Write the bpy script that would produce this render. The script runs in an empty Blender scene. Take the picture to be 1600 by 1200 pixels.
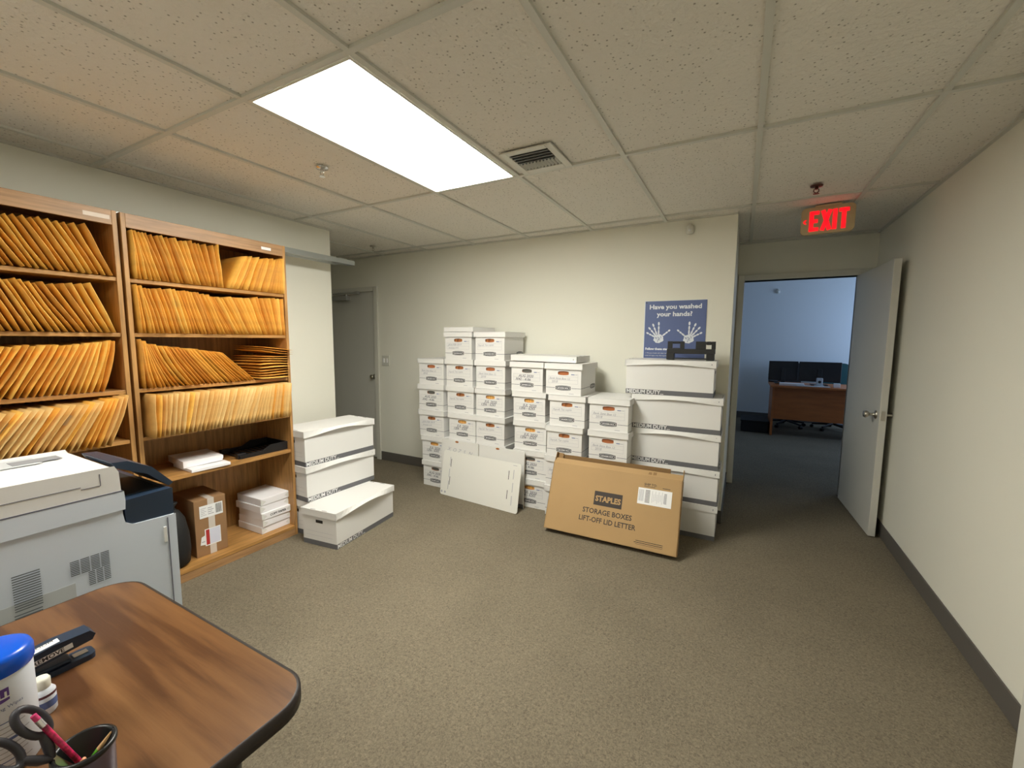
import bpy, math, random
from mathutils import Vector, Matrix, Euler
random.seed(7)
SC = bpy.context.scene
COL = SC.collection
PI = math.pi

# ------------------------------------------------------------------ camera
YAW, PITCH, ROLL, FPX = -.4949, -.1033, .0076, 663.67
def cam_axes():
    cy, sy = math.cos(YAW), math.sin(YAW)
    fw = Vector((sy*math.cos(PITCH), cy*math.cos(PITCH), math.sin(PITCH)))
    rt = Vector((cy, -sy, 0)); up = rt.cross(fw)
    c, s = math.cos(ROLL), math.sin(ROLL)
    return rt*c+up*s, up*c-rt*s, fw
_r, _u, _f = cam_axes()
CAMP = Vector((2.4224, -1.0722, 1.4509))
cd = bpy.data.cameras.new('camera'); cam = bpy.data.objects.new('camera', cd); COL.objects.link(cam)
cd.sensor_width = 36; cd.lens = FPX*36/1600; cd.clip_start = .02
cam.matrix_world = Matrix(((_r.x, _u.x, -_f.x, CAMP.x), (_r.y, _u.y, -_f.y, CAMP.y), (_r.z, _u.z, -_f.z, CAMP.z), (0, 0, 0, 1)))
SC.camera = cam
H = 2.3985          # ceiling
S = .6096           # ceiling grid module

# ------------------------------------------------------------------ world, exposure, light
w = bpy.data.worlds.new('world'); SC.world = w; w.use_nodes = True
w.node_tree.nodes['Background'].inputs[0].default_value = (.42, .63, 1, 1)
w.node_tree.nodes['Background'].inputs[1].default_value = .4
SC.view_settings.view_transform = 'Standard'; SC.view_settings.look = 'None'
SC.view_settings.gamma = 1; SC.view_settings.use_curve_mapping = False
SC.view_settings.exposure = 1.1
PANEL_STRENGTH = 16.5
PANEL_COLOR = (1, .99, .90)
BACK_FILL_STRENGTH = 8.0
def area(name, loc, rot, sx, sy, power, color):
    l = bpy.data.lights.new(name, 'AREA'); l.shape = 'RECTANGLE'; l.size = sx; l.size_y = sy
    l.energy = power; l.color = color
    o = bpy.data.objects.new(name, l); COL.objects.link(o); o.location = loc; o.rotation_euler = rot
    return o
# daylight through the far office's window (in its right-hand wall)
area('window_daylight', (5.35, 6.9, 1.55), (0, PI/2, 0), 1.3, 1.9, 17, (.46, .66, 1))

# ------------------------------------------------------------------ materials
MATS = {}
def mat(name, color, rough=.6, metal=0, noise=None, bump=None, emit=None, spec=None, coat=0):
    """noise = (scale, amount, (sx,sy,sz)); bump = (scale, strength, distance)"""
    if name in MATS: return MATS[name]
    m = bpy.data.materials.new(name); m.use_nodes = True; nt = m.node_tree
    b = nt.nodes['Principled BSDF']
    b.inputs['Base Color'].default_value = (*color, 1); b.inputs['Roughness'].default_value = rough
    b.inputs['Metallic'].default_value = metal
    if spec is not None: b.inputs['Specular IOR Level'].default_value = spec
    if coat: b.inputs['Coat Weight'].default_value = coat; b.inputs['Coat Roughness'].default_value = .25
    tc = nt.nodes.new('ShaderNodeTexCoord')
    if noise:
        sc, am, st = noise
        mp = nt.nodes.new('ShaderNodeMapping'); mp.inputs['Scale'].default_value = st
        nt.links.new(tc.outputs['Object'], mp.inputs[0])
        n = nt.nodes.new('ShaderNodeTexNoise'); n.inputs['Scale'].default_value = sc; n.inputs['Detail'].default_value = 6
        nt.links.new(mp.outputs[0], n.inputs['Vector'])
        r = nt.nodes.new('ShaderNodeValToRGB')
        r.color_ramp.elements[0].position = .32; r.color_ramp.elements[1].position = .68
        r.color_ramp.elements[0].color = (*[c*(1-am) for c in color], 1)
        r.color_ramp.elements[1].color = (*[min(1, c*(1+am)) for c in color], 1)
        nt.links.new(n.outputs[0], r.inputs[0]); nt.links.new(r.outputs[0], b.inputs['Base Color'])
    if bump:
        sc, st, di = bump
        n2 = nt.nodes.new('ShaderNodeTexNoise'); n2.inputs['Scale'].default_value = sc; n2.inputs['Detail'].default_value = 4
        nt.links.new(tc.outputs['Object'], n2.inputs['Vector'])
        bp = nt.nodes.new('ShaderNodeBump'); bp.inputs['Strength'].default_value = st; bp.inputs['Distance'].default_value = di
        nt.links.new(n2.outputs[0], bp.inputs['Height']); nt.links.new(bp.outputs[0], b.inputs['Normal'])
    if emit:
        b.inputs['Emission Color'].default_value = (*emit[0], 1); b.inputs['Emission Strength'].default_value = emit[1]
    MATS[name] = m
    return m

WALL = mat('wall_paint', (.80, .785, .69), .75, bump=(180, .25, .001))
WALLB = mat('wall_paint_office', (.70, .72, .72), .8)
FLOORM = mat('carpet', (.165, .142, .108), .95, spec=.1)
def carpet():
    nt = FLOORM.node_tree; b = nt.nodes['Principled BSDF']; tc = nt.nodes.new('ShaderNodeTexCoord')
    n = nt.nodes.new('ShaderNodeTexNoise'); n.inputs['Scale'].default_value = 110; n.inputs['Detail'].default_value = 3
    n.inputs['Distortion'].default_value = 1.2
    n3 = nt.nodes.new('ShaderNodeTexNoise'); n3.inputs['Scale'].default_value = 2.2; n3.inputs['Detail'].default_value = 3
    for q in (n, n3): nt.links.new(tc.outputs['Object'], q.inputs['Vector'])
    r = nt.nodes.new('ShaderNodeValToRGB'); e = r.color_ramp.elements
    e[0].position = .3; e[0].color = (.135, .113, .080, 1); e[1].position = .72; e[1].color = (.265, .226, .162, 1)
    nt.links.new(n.outputs[0], r.inputs[0])
    mx = nt.nodes.new('ShaderNodeMix'); mx.data_type = 'RGBA'; mx.blend_type = 'MULTIPLY'; mx.inputs[0].default_value = .35
    r2 = nt.nodes.new('ShaderNodeValToRGB'); r2.color_ramp.elements[0].color = (.72, .72, .72, 1); r2.color_ramp.elements[0].position = .35; r2.color_ramp.elements[1].position = .65
    nt.links.new(n3.outputs[0], r2.inputs[0]); nt.links.new(r.outputs[0], mx.inputs[6]); nt.links.new(r2.outputs[0], mx.inputs[7])
    nt.links.new(mx.outputs[2], b.inputs['Base Color'])
    bp = nt.nodes.new('ShaderNodeBump'); bp.inputs['Strength'].default_value = .6; bp.inputs['Distance'].default_value = .004
    nt.links.new(n.outputs[0], bp.inputs['Height']); nt.links.new(bp.outputs[0], b.inputs['Normal'])
carpet()
TILE = mat('ceiling_tile', (.80, .77, .70), .9, spec=.1)
def tile_tex():
    nt = TILE.node_tree; b = nt.nodes['Principled BSDF']; tc = nt.nodes.new('ShaderNodeTexCoord')
    v = nt.nodes.new('ShaderNodeTexNoise'); v.inputs['Scale'].default_value = 42; v.inputs['Detail'].default_value = 4
    nt.links.new(tc.outputs['Object'], v.inputs['Vector'])
    n = nt.nodes.new('ShaderNodeTexVoronoi'); n.inputs['Scale'].default_value = 48; n.inputs['Randomness'].default_value = 1
    nt.links.new(tc.outputs['Object'], n.inputs['Vector'])
    r = nt.nodes.new('ShaderNodeValToRGB'); e = r.color_ramp.elements
    e[0].position = .08; e[0].color = (.33, .31, .26, 1); e[1].position = .22; e[1].color = (.80, .77, .70, 1)
    nt.links.new(n.outputs['Distance'], r.inputs[0]); nt.links.new(r.outputs[0], b.inputs['Base Color'])
    bp = nt.nodes.new('ShaderNodeBump'); bp.inputs['Strength'].default_value = 1; bp.inputs['Distance'].default_value = .010
    nt.links.new(v.outputs[0], bp.inputs['Height']); nt.links.new(bp.outputs[0], b.inputs['Normal'])
tile_tex()
TBAR = mat('ceiling_bar', (.62, .62, .56), .5)
BASEB = mat('rubber_base', (.11, .10, .088), .55)
DOORP = mat('door_paint', (.60, .59, .54), .4)
TRIMP = mat('trim_paint', (.66, .65, .58), .4)
OAK = mat('oak', (.40, .21, .07), .42, noise=(7, .28, (9, 9, .7)))
OAKH = mat('oak_header', (.38, .21, .095), .42, noise=(7, .22, (9, .7, 9)))
OAKS = mat('oak_shelf', (.42, .215, .065), .42, noise=(7, .25, (9, .7, 9)))
CB = mat('white_board', (.74, .73, .71), .6)
CB2 = mat('white_board_dull', (.70, .69, .66), .65)
STRIP = mat('grey_strip', (.13, .13, .14), .6)
INK = mat('ink_black', (.035, .035, .04), .6)
INKB = mat('ink_grey_line', (.10, .10, .14), .6)
INKL = mat('ink_pale', (.40, .40, .44), .6)
INKBLUE = mat('ink_blue', (.10, .14, .32), .6)
WHITE = mat('white_print', (.82, .82, .82), .5)
KRAFTD = mat('kraft_inside', (.35, .13, .04), .8, noise=(40, .5, (1, .3, .3)))
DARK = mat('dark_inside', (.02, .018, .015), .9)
KRAFT = mat('kraft_board', (.42, .265, .115), .7, noise=(3, .05, (1, 1, 1)))
KRAFTE = mat('kraft_edge', (.26, .15, .06), .8)
KRAFTB = mat('kraft_box', (.30, .165, .075), .7, noise=(5, .07, (1, 1, 1)))
ENV = [mat('manila_%d' % i, c, .55, noise=(9, .12, (1, 1, 2))) for i, c in enumerate([(.76, .40, .065), (.70, .34, .05), (.80, .46, .09), (.62, .28, .04)])]
ENVP = [mat('manila_pale_lit_%d' % i, c, .55, noise=(9, .10, (1, 1, 2))) for i, c in enumerate([(.66, .41, .14), (.69, .46, .18), (.62, .36, .11)])]  # paler buff, with some of the lamplight on the jutting rows painted in
LABELM = mat('clear_label', (.70, .58, .42), .25)
PWHITE = mat('printer_white', (.66, .72, .82), .35)
PTOP = mat('printer_top', (.76, .75, .74), .35)
PGREY = mat('printer_grey', (.52, .55, .57), .4)
NAVY = mat('navy_plastic', (.014, .028, .055), .4)
BLACKP = mat('black_plastic', (.012, .012, .014), .35)
BLACKM = mat('black_matte', (.008, .008, .009), .7)
CHROME = mat('satin_nickel', (.55, .52, .46), .28, metal=1)
STEEL = mat('galvanised_steel', (.42, .45, .45), .38, metal=.75)
PAPER = mat('paper', (.84, .82, .84), .6)
WALNUT = mat('walnut_laminate', (.25, .115, .045), .3)
def walnut():
    nt = WALNUT.node_tree; b = nt.nodes['Principled BSDF']; tc = nt.nodes.new('ShaderNodeTexCoord')
    mp = nt.nodes.new('ShaderNodeMapping'); mp.inputs['Scale'].default_value = (1.0, 13, 1); mp.inputs['Rotation'].default_value = (0, 0, -.07)
    nt.links.new(tc.outputs['Object'], mp.inputs[0])
    n = nt.nodes.new('ShaderNodeTexNoise'); n.inputs['Scale'].default_value = 1.5; n.inputs['Detail'].default_value = 8; n.inputs['Roughness'].default_value = .55
    nt.links.new(mp.outputs[0], n.inputs['Vector'])
    r = nt.nodes.new('ShaderNodeValToRGB'); e = r.color_ramp.elements
    e[0].position = .40; e[0].color = (.075, .030, .012, 1); e[1].position = .66; e[1].color = (.185, .088, .034, 1)
    m = r.color_ramp.elements.new(.5); m.color = (.135, .060, .023, 1)
    nt.links.new(n.outputs[0], r.inputs[0]); nt.links.new(r.outputs[0], b.inputs['Base Color'])
    mp2 = nt.nodes.new('ShaderNodeMapping'); mp2.inputs['Scale'].default_value = (6, 160, 1)
    nt.links.new(tc.outputs['Object'], mp2.inputs[0])
    n2 = nt.nodes.new('ShaderNodeTexNoise'); n2.inputs['Scale'].default_value = 1.5; nt.links.new(mp2.outputs[0], n2.inputs['Vector'])
    bp = nt.nodes.new('ShaderNodeBump'); bp.inputs['Strength'].default_value = .15; bp.inputs['Distance'].default_value = .001
    nt.links.new(n2.outputs[0], bp.inputs['Height']); nt.links.new(bp.outputs[0], b.inputs['Normal'])
walnut()

# ------------------------------------------------------------------ mesh builder
class MB:
    def __init__(s, M=None): s.v = []; s.f = []; s.m = []; s.sm = []; s.mats = []; s.M = M or Matrix()
    def mi(s, m):
        if m not in s.mats: s.mats.append(m)
        return s.mats.index(m)
    def add(s, verts, faces, m, smooth=False, M=None):
        T = s.M @ M if M is not None else s.M
        b = len(s.v); s.v += [tuple(T @ Vector(p)) for p in verts]; k = s.mi(m)
        for f in faces: s.f.append(tuple(b+i for i in f)); s.m.append(k); s.sm.append(smooth)
        return s
    def box(s, a, b, m, M=None):
        x0, y0, z0 = a; x1, y1, z1 = b
        v = [(x0,y0,z0),(x1,y0,z0),(x1,y1,z0),(x0,y1,z0),(x0,y0,z1),(x1,y0,z1),(x1,y1,z1),(x0,y1,z1)]
        return s.add(v, [(0,3,2,1),(4,5,6,7),(0,1,5,4),(1,2,6,5),(2,3,7,6),(3,0,4,7)], m, M=M)
    def prism(s, pts, h0, h1, m, axis='z', M=None, smooth=False):
        def P(u, v, w): return {'z': (u, v, w), 'y': (u, w, v), 'x': (w, u, v)}[axis]
        n = len(pts); v = [P(*p, h0) for p in pts]+[P(*p, h1) for p in pts]
        s.add(v, [tuple(range(n))[::-1], tuple(range(n, 2*n))], m, M=M)
        return s.add(v, [(i, (i+1) % n, n+(i+1) % n, n+i) for i in range(n)], m, smooth, M=M)
    def lathe(s, prof, m, n=28, M=None, cap=True, sx=1, sy=1):
        v = []; f = []
        for r, z in prof:
            for i in range(n): a = 2*PI*i/n; v.append((r*math.cos(a)*sx, r*math.sin(a)*sy, z))
        for j in range(len(prof)-1):
            for i in range(n): k = (i+1) % n; f.append((j*n+i, j*n+k, (j+1)*n+k, (j+1)*n+i))
        s.add(v, f, m, True, M=M)
        if cap:
            if prof[0][0] > 1e-6: s.add(v[:n], [tuple(range(n))[::-1]], m, M=M)
            if prof[-1][0] > 1e-6: s.add(v[-n:], [tuple(range(n))], m, M=M)
        return s
    def tube(s, pts, r, m, n=10, M=None, closed=False, sq=1.0):
        pts = [Vector(p) for p in pts]; v = []; f = []; N = len(pts); ref = None
        for i, p in enumerate(pts):
            t = (pts[(i+1) % N]-pts[i-1]) if closed else (pts[min(i+1, N-1)]-pts[max(i-1, 0)])
            t.normalize()
            if ref is None: ref = Vector((0, 0, 1)) if abs(t.z) < .9 else Vector((1, 0, 0))
            a = t.cross(ref).normalized(); b = a.cross(t).normalized(); ref = b
            rr = r[i] if isinstance(r, (list, tuple)) else r
            for k in range(n): q = 2*PI*k/n; v.append(tuple(p+a*rr*math.cos(q)+b*rr*sq*math.sin(q)))
        for i in range(N if closed else N-1):
            j = (i+1) % N
            for k in range(n): l = (k+1) % n; f.append((i*n+k, i*n+l, j*n+l, j*n+k))
        s.add(v, f, m, True, M=M)
        if not closed: s.add(v[:n], [tuple(range(n))], m, M=M); s.add(v[-n:], [tuple(range(n))[::-1]], m, M=M)
        return s
    def text(s, txt, size, m, M, bold=0, align='LEFT', shear=0, sx=1):
        cu = bpy.data.curves.new('t', 'FONT'); cu.body = txt; cu.size = size; cu.align_x = align; cu.offset = bold
        cu.shear = shear; cu.resolution_u = 2
        o = bpy.data.objects.new('t', cu); me = bpy.data.meshes.new_from_object(o)
        s.add([(v.co.x*sx, v.co.y, 0) for v in me.vertices], [tuple(p.vertices) for p in me.polygons], m, M=M)
        bpy.data.objects.remove(o); bpy.data.curves.remove(cu); bpy.data.meshes.remove(me)
        return s
    def build(s, name, parent=None, bevel=0, seg=2, sub=0):
        me = bpy.data.meshes.new(name); me.from_pydata(s.v, [], s.f); me.validate(clean_customdata=False)
        for m in s.mats: me.materials.append(m)
        if len(me.polygons) == len(s.f):
            for p, k, q in zip(me.polygons, s.m, s.sm): p.material_index = k; p.use_smooth = q
        me.update()
        o = bpy.data.objects.new(name, me); COL.objects.link(o)
        if parent: o.parent = parent
        if bevel:
            b = o.modifiers.new('bevel', 'BEVEL'); b.width = bevel; b.segments = seg; b.limit_method = 'ANGLE'; b.angle_limit = .6
        if sub:
            q = o.modifiers.new('sub', 'SUBSURF'); q.levels = sub; q.render_levels = sub
        return o
def rrect(x0, y0, x1, y1, r, n=6):
    p = []
    for cx, cy, a in ((x1-r, y0+r, -90), (x1-r, y1-r, 0), (x0+r, y1-r, 90), (x0+r, y0+r, 180)):
        for i in range(n+1): t = math.radians(a+90*i/n); p.append((cx+r*math.cos(t), cy+r*math.sin(t)))
    return p
def empty(name, loc=(0, 0, 0), rz=0):
    o = bpy.data.objects.new(name, None); COL.objects.link(o); o.location = loc; o.rotation_euler = (0, 0, rz); o.empty_display_size = .05
    return o
def tag(o, label, cat, group=None, kind=None):
    o['label'] = label; o['category'] = cat
    if group: o['group'] = group
    if kind: o['kind'] = kind
    return o
def struct(o): o['kind'] = 'structure'; return o
def kids(o, table={}): return [c for c in COL.objects if c.parent == o]
def dup(root, loc, rz=0):
    c = root.copy(); COL.objects.link(c); c.location = loc; c.rotation_euler = (0, 0, rz)
    for ch in kids(root):
        d = ch.copy(); COL.objects.link(d); d.parent = c
        for g in kids(ch):
            e = g.copy(); COL.objects.link(e); e.parent = d
    return c
T = Matrix.Translation
def face(org, xa, ya):
    """matrix laying a drawing's x,y on a surface"""
    X = Vector(xa).normalized(); Y = Vector(ya).normalized(); Z = X.cross(Y)
    return Matrix(((X.x, Y.x, Z.x, org[0]), (X.y, Y.y, Z.y, org[1]), (X.z, Y.z, Z.z, org[2]), (0, 0, 0, 1)))
def rect(mb, M, x0, y0, x1, y1, m, z=.0006): mb.add([(x0,y0,z),(x1,y0,z),(x1,y1,z),(x0,y1,z)], [(0,1,2,3)], m, M=M)

# ================================================================== SETTING
XL, YE, YB, XJ, YD, XR = -.8435, 1.5614, 2.608, 2.341, 3.769, 3.4157
YBK = -3.0
b = MB(); b.box((-3.4, YBK-.2, -.1), (XR+.6, YD+.12, 0), FLOORM); struct(b.build('floor'))
b = MB(); b.box((.8, YD+.12, -.1), (5.6, 8.5, 0), FLOORM); struct(b.build('floor_office'))
# ceiling tiles, T-bars
b = MB()
b.box((-3.4, YBK-.2, H+.01), (1*S, YD+.12, H+.12), TILE)
b.box((2*S, YBK-.2, H+.01), (XR+.6, YD+.12, H+.12), TILE)
b.box((1*S, 2*S, H+.01), (2*S, YD+.12, H+.12), TILE)
b.box((1*S, -2*S, H+.01), (2*S, 0, H+.12), TILE)
b.box((1*S, YBK-.2, H+.01), (2*S, -4*S, H+.12), TILE)
b.box((1*S, -4*S, H+.10), (2*S, -2*S, H+.12), TILE)
b.box((1*S, 0, H+.10), (2*S, 2*S, H+.12), TILE)
struct(b.build('ceiling'))
b = MB()
for a in range(-5, 7):
    X = a*S
    if X < XR: b.box((X-.012, YBK, H-.001), (X+.012, YD, H+.011), TBAR)
for k in range(-2, 4):
    b.box((-3.2, k*2*S-.012, H-.0015), (XR, k*2*S+.012, H+.011), TBAR)
# wall angle
b.box((XL, YBK, H-.002), (XL+.022, YE, H+.011), TBAR); b.box((XR-.022, YBK, H-.002), (XR, YD, H+.011), TBAR)
b.box((-3.2, YB-.022, H-.002), (XJ, YB, H+.011), TBAR); b.box((XJ, YD-.022, H-.002), (XR, YD, H+.011), TBAR)
struct(b.build('trim_1'))
# walls
b = MB(); b.box((-3.4, YBK, 0), (XL, YE, H), WALL); struct(b.build('wall_left'))
b = MB()
DX0, DX1, DZ = -2.30, -1.40, 2.02       # left door opening
b.box((-3.4, YB, 0), (DX0, YB+.12, H), WALL); b.box((DX0, YB, DZ), (DX1, YB+.12, H), WALL); b.box((DX1, YB, 0), (XJ, YB+.12, H), WALL)
struct(b.build('wall_back'))
b = MB(); b.box((XJ-.12, YB+.12, 0), (XJ, YD+.12, H), WALL); struct(b.build('wall_recess'))
OX0, OX1, OZ = 2.405, 3.30, 2.045
b = MB(); b.box((XJ, YD, 0), (OX0, YD+.12, H), WALL); b.box((OX0, YD, OZ), (OX1, YD+.12, H), WALL); b.box((OX1, YD, 0), (XR, YD+.12, H), WALL)
struct(b.build('wall_doorway'))
b = MB(); b.box((XR, YBK, 0), (XR+.12, YD+.12, H), WALL); struct(b.build('wall_right'))
b = MB(); b.box((-3.4, YBK-.12, 0), (XR+.12, YBK, H), WALL); struct(b.build('wall_rear'))
b = MB(); b.box((-3.4, YE, 0), (-3.2, YB, H), WALL); struct(b.build('wall_hall'))
# far office shell
FC = 2.62
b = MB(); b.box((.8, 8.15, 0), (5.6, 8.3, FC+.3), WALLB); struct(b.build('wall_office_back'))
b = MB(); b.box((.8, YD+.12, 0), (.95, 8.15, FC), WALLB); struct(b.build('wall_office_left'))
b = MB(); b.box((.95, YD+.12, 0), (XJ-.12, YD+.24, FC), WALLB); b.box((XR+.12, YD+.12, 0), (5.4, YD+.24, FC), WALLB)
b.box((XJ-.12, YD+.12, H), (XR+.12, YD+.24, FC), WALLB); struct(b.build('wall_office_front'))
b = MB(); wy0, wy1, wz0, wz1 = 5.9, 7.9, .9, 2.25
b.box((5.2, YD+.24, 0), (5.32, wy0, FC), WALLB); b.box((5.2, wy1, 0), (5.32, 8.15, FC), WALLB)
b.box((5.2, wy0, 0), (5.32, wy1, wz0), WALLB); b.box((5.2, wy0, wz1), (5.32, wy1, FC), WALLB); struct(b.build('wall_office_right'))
b = MB(); b.box((.8, YD+.12, FC), (5.6, 8.3, FC+.1), TILE); struct(b.build('ceiling_office'))
b = MB()
for i in range(1, 8): b.box((.95, YD+.24+i*S, FC-.004), (5.2, YD+.264+i*S, FC+.002), TBAR)
struct(b.build('trim_2'))
b = MB(); b.box((5.19, wy0-.05, wz0-.05), (5.23, wy1+.05, wz0), TRIMP); b.box((5.19, wy0-.05, wz1), (5.23, wy1+.05, wz1+.05), TRIMP)
b.box((5.19, wy0-.05, wz0), (5.23, wy0, wz1), TRIMP); b.box((5.19, wy1, wz0), (5.23, wy1+.05, wz1), TRIMP); b.box((5.24, 6.88, wz0), (5.28, 6.92, wz1), TRIMP)
struct(b.build('window_1'))
# baseboards
def baseb(name, a, c):
    q = MB(); q.box(a, c, BASEB); return struct(q.build(name, bevel=.003))
baseb('baseboard_right', (XR-.009, .87, 0), (XR, YD, .105))
baseb('baseboard_back', (DX1+.055, YB-.009, 0), (XJ, YB, .105))
baseb('baseboard_left', (XL, YBK, 0), (XL+.009, YE+.009, .105))
baseb('baseboard_recess', (XJ, YB-.009, 0), (XJ+.009, YD, .105))
baseb('baseboard_office', (.95, 8.135, 0), (5.2, 8.15, .12))
# white casing at the near end of the right wall
b = MB(); b.box((XR-.116, .78, 0), (XR, .87, 2.1), TRIMP); struct(b.build('trim_3', bevel=.004))

# doors -----------------------------------------------------------------
b = MB(); b.box((DX0, YB+.02, .008), (DX1-.001, YB+.065, DZ), DOORP); d1 = struct(b.build('door_1', bevel=.002))
b = MB(); fw_ = .05
b.box((DX1-.012, YB-.018, 0), (DX1+fw_, YB+.115, DZ+fw_-.01), TRIMP); b.box((DX0-fw_, YB-.018, 0), (DX0+.012, YB+.115, DZ+fw_-.01), TRIMP)
b.box((DX0, YB-.018, DZ-.012), (DX1, YB+.115, DZ+fw_-.01), TRIMP); b.build('door_frame', d1, bevel=.003)
def knob(mb, c, ax, L=.06, m=CHROME, r=.026):
    prof = [(.031, 0), (.031, .006), (.012, .010), (.010, L*.5), (r*.75, L*.62), (r, L*.8), (r*.85, L*.97), (0.0001, L)]
    Z = Vector(ax); q = Z.to_track_quat('Z', 'Y').to_matrix().to_4x4()
    mb.lathe(prof, m, 20, M=T(c) @ q, cap=False)
b = MB(); knob(b, (DX1-.055, YB+.02, 1.0), (0, -1, 0)); b.build('door_knob', d1)
b = MB(); ALU = mat('closer_aluminium', (.34, .34, .32), .45); b.box((-2.09, YB-.045, 1.915), (-1.83, YB+.02, 1.97), ALU); b.lathe([(.02, 0), (.02, .03)], CHROME, 16, M=T((-1.86, YB-.015, 1.955)))
b.box((-2.05, YB-.06, 1.985), (-1.66, YB-.035, 2.0), ALU); b.box((-1.67, YB-.06, 1.98), (-1.62, YB-.02, 2.01), ALU)
b.build('door_closer', d1, bevel=.004)
# open door at the right
hx, hy = 3.318, 3.765
b = MB(); b.box((-.045, -.87, .01), (0, 0, 2.04), DOORP); d2 = struct(b.build('door_2', bevel=.003)); d2.location = (hx+.008, hy-.005, 0); d2.rotation_euler = (0, 0, math.radians(3.0))
b = MB(); knob(b, (0, -.80, .92), (1, 0, 0), .075, r=.027); b.build('door_knob', d2)
b = MB(); knob(b, (-.045, -.80, .92), (-1, 0, 0), .075, r=.027); b.build('door_knob', d2)
b = MB(); b.box((-.034, -.872, .885), (-.011, -.8695, .955), CHROME); b.build('latch_plate', d2)
for z in (.25, 1.05, 1.85):
    b = MB(); b.lathe([(.007, -.045), (.007, .045)], CHROME, 10, M=T((.002, .003, z))); b.build('hinge', d2)
b = MB()
b.box((XJ+.010, YD-.018, 0), (OX0, YD+.13, OZ+.055), TRIMP); b.box((OX1, YD-.018, 0), (XR-.03, YD+.13, OZ+.055), TRIMP); b.box((OX0, YD-.018, OZ), (OX1, YD+.13, OZ+.055), TRIMP)
struct(b.build('door_3', bevel=.003))

# ================================================================== CEILING FIXTURES
def ceiling_panel(y0, y1, strength, label):
    o = empty('ceiling_light', (1.5*S, (y0+y1)/2, H))
    x = .278; L = (y1-y0)/2-.026
    q = MB()
    for s_ in (-1, 1):
        q.box((s_*x if s_ > 0 else -x-.012, -L-.012, -.004), (x+.012 if s_ > 0 else -x, L+.012, .06), TRIMP)
        q.box((-x, (L if s_ > 0 else -L-.012), -.004), (x, (L+.012 if s_ > 0 else -L), .06), TRIMP)
    q.build('frame', o)
    m = bpy.data.materials.new('lamp_diffuser'); m.use_nodes = True; bb = m.node_tree.nodes['Principled BSDF']
    bb.inputs['Base Color'].default_value = (.8, .8, .8, 1); bb.inputs['Emission Color'].default_value = (*PANEL_COLOR, 1); bb.inputs['Emission Strength'].default_value = strength
    q = MB(); q.box((-x, -L, .004), (x, L, .012), m); q.build('diffuser', o)
    tag(o, label, 'ceiling light'); return o
ceiling_panel(0, 2*S, PANEL_STRENGTH, 'bright rectangular lit panel set flush in the tiled ceiling')
ceiling_panel(-4*S, -2*S, BACK_FILL_STRENGTH, 'assumed fill panel added to the ceiling, unseen behind the viewer near the rear wall')  # assumed panel out of view, added as fill light

o = empty('air_vent', (1.412, 1.053, H)); tag(o, 'white square louvered air vent in the ceiling beside the light panel', 'air vent')
q = MB(); a0, a1, bb_ = .145, .108, .148
q.box((-a0, -bb_, -.006), (-a1, bb_, .001), TRIMP); q.box((a1, -bb_, -.006), (a0, bb_, .001), TRIMP)
q.box((-a1, -bb_, -.006), (a1, -.108, .001), TRIMP); q.box((-a1, .100, -.006), (a1, bb_, .001), TRIMP); q.build('frame', o, bevel=.002)
q = MB(); q.box((-.108, -.108, .0), (.108, .1, .003), mat('vent_dark', (.10, .11, .11), .8)); q.build('backing', o)
for i in range(4):
    q = MB(M=T((0, -.090+i*.030, -.004)) @ Matrix.Rotation(math.radians(38), 4, 'X')); q.box((-.108, -.009, -.001), (.108, .009, .001), STEEL); q.build('slat', o)
for i in range(11):
    q = MB(M=T((-.10+i*.02, .055, -.003)) @ Matrix.Rotation(math.radians(35), 4, 'Y')); q.box((-.001, -.040, -.009), (.001, .036, .009), TRIMP); q.build('fin', o)
def sprinkler(x, y, m, label):
    o = empty('fire_sprinkler', (x, y, H)); tag(o, label, 'sprinkler')
    q = MB(); q.lathe([(.034, 0), (.032, -.006), (.014, -.009)], m, 24, cap=False); q.build('escutcheon', o)
    q = MB(); q.lathe([(.009, -.006), (.009, -.022)], m, 14); q.tube([(-.012, 0, -.02), (-.013, 0, -.035), (0, 0, -.044), (.013, 0, -.035), (.012, 0, -.02)], .0028, m, 8)
    q.lathe([(.016, -.046), (.016, -.048)], m, 16); q.build('head', o)
sprinkler(.304, .602, mat('chrome', (.7, .7, .7), .15, metal=1), 'chrome fire sprinkler on the ceiling left of the light panel')
sprinkler(-.98, 2.20, CHROME, 'small fire sprinkler on the ceiling over the far left door corner')
sprinkler(2.765, 2.175, mat('bronze', (.10, .04, .03), .35, metal=.6), 'dark fire sprinkler on the ceiling in front of the exit sign')

# exit sign
ax = Vector((.30, -.035, 0)).normalized()
o = empty('exit_sign', (2.893, 2.66, 2.385), math.atan2(ax.y, ax.x)); tag(o, 'exit sign with glowing red letters hanging from the ceiling', 'exit sign')
BEIGE = mat('exit_plate', (.50, .40, .22), .5)
q = MB(); q.prism(rrect(-.152, -.178, .152, .005, .03), -.022, .022, BEIGE, 'y'); q.build('housing', o, bevel=.003)
q = MB(); q.prism(rrect(-.075, -.03, .075, .03, .01), .003, .0135, BEIGE, 'z'); q.build('canopy', o)
RED = mat('exit_red', (.6, .01, .01), .4, emit=((1, .004, .012), .62))
q = MB()
def bar(x0, z0, x1, z1, w_=.0125, z_=-.0235):
    d = Vector((x1-x0, z1-z0)); n = Vector((-d.y, d.x)).normalized()*w_; q.prism([(x0-n.x, z0-n.y), (x1-n.x, z1-n.y), (x1+n.x, z1+n.y), (x0+n.x, z0+n.y)], z_-.001, z_+.0016, RED, 'y')
zb, zt = -.158, -.022
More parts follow.
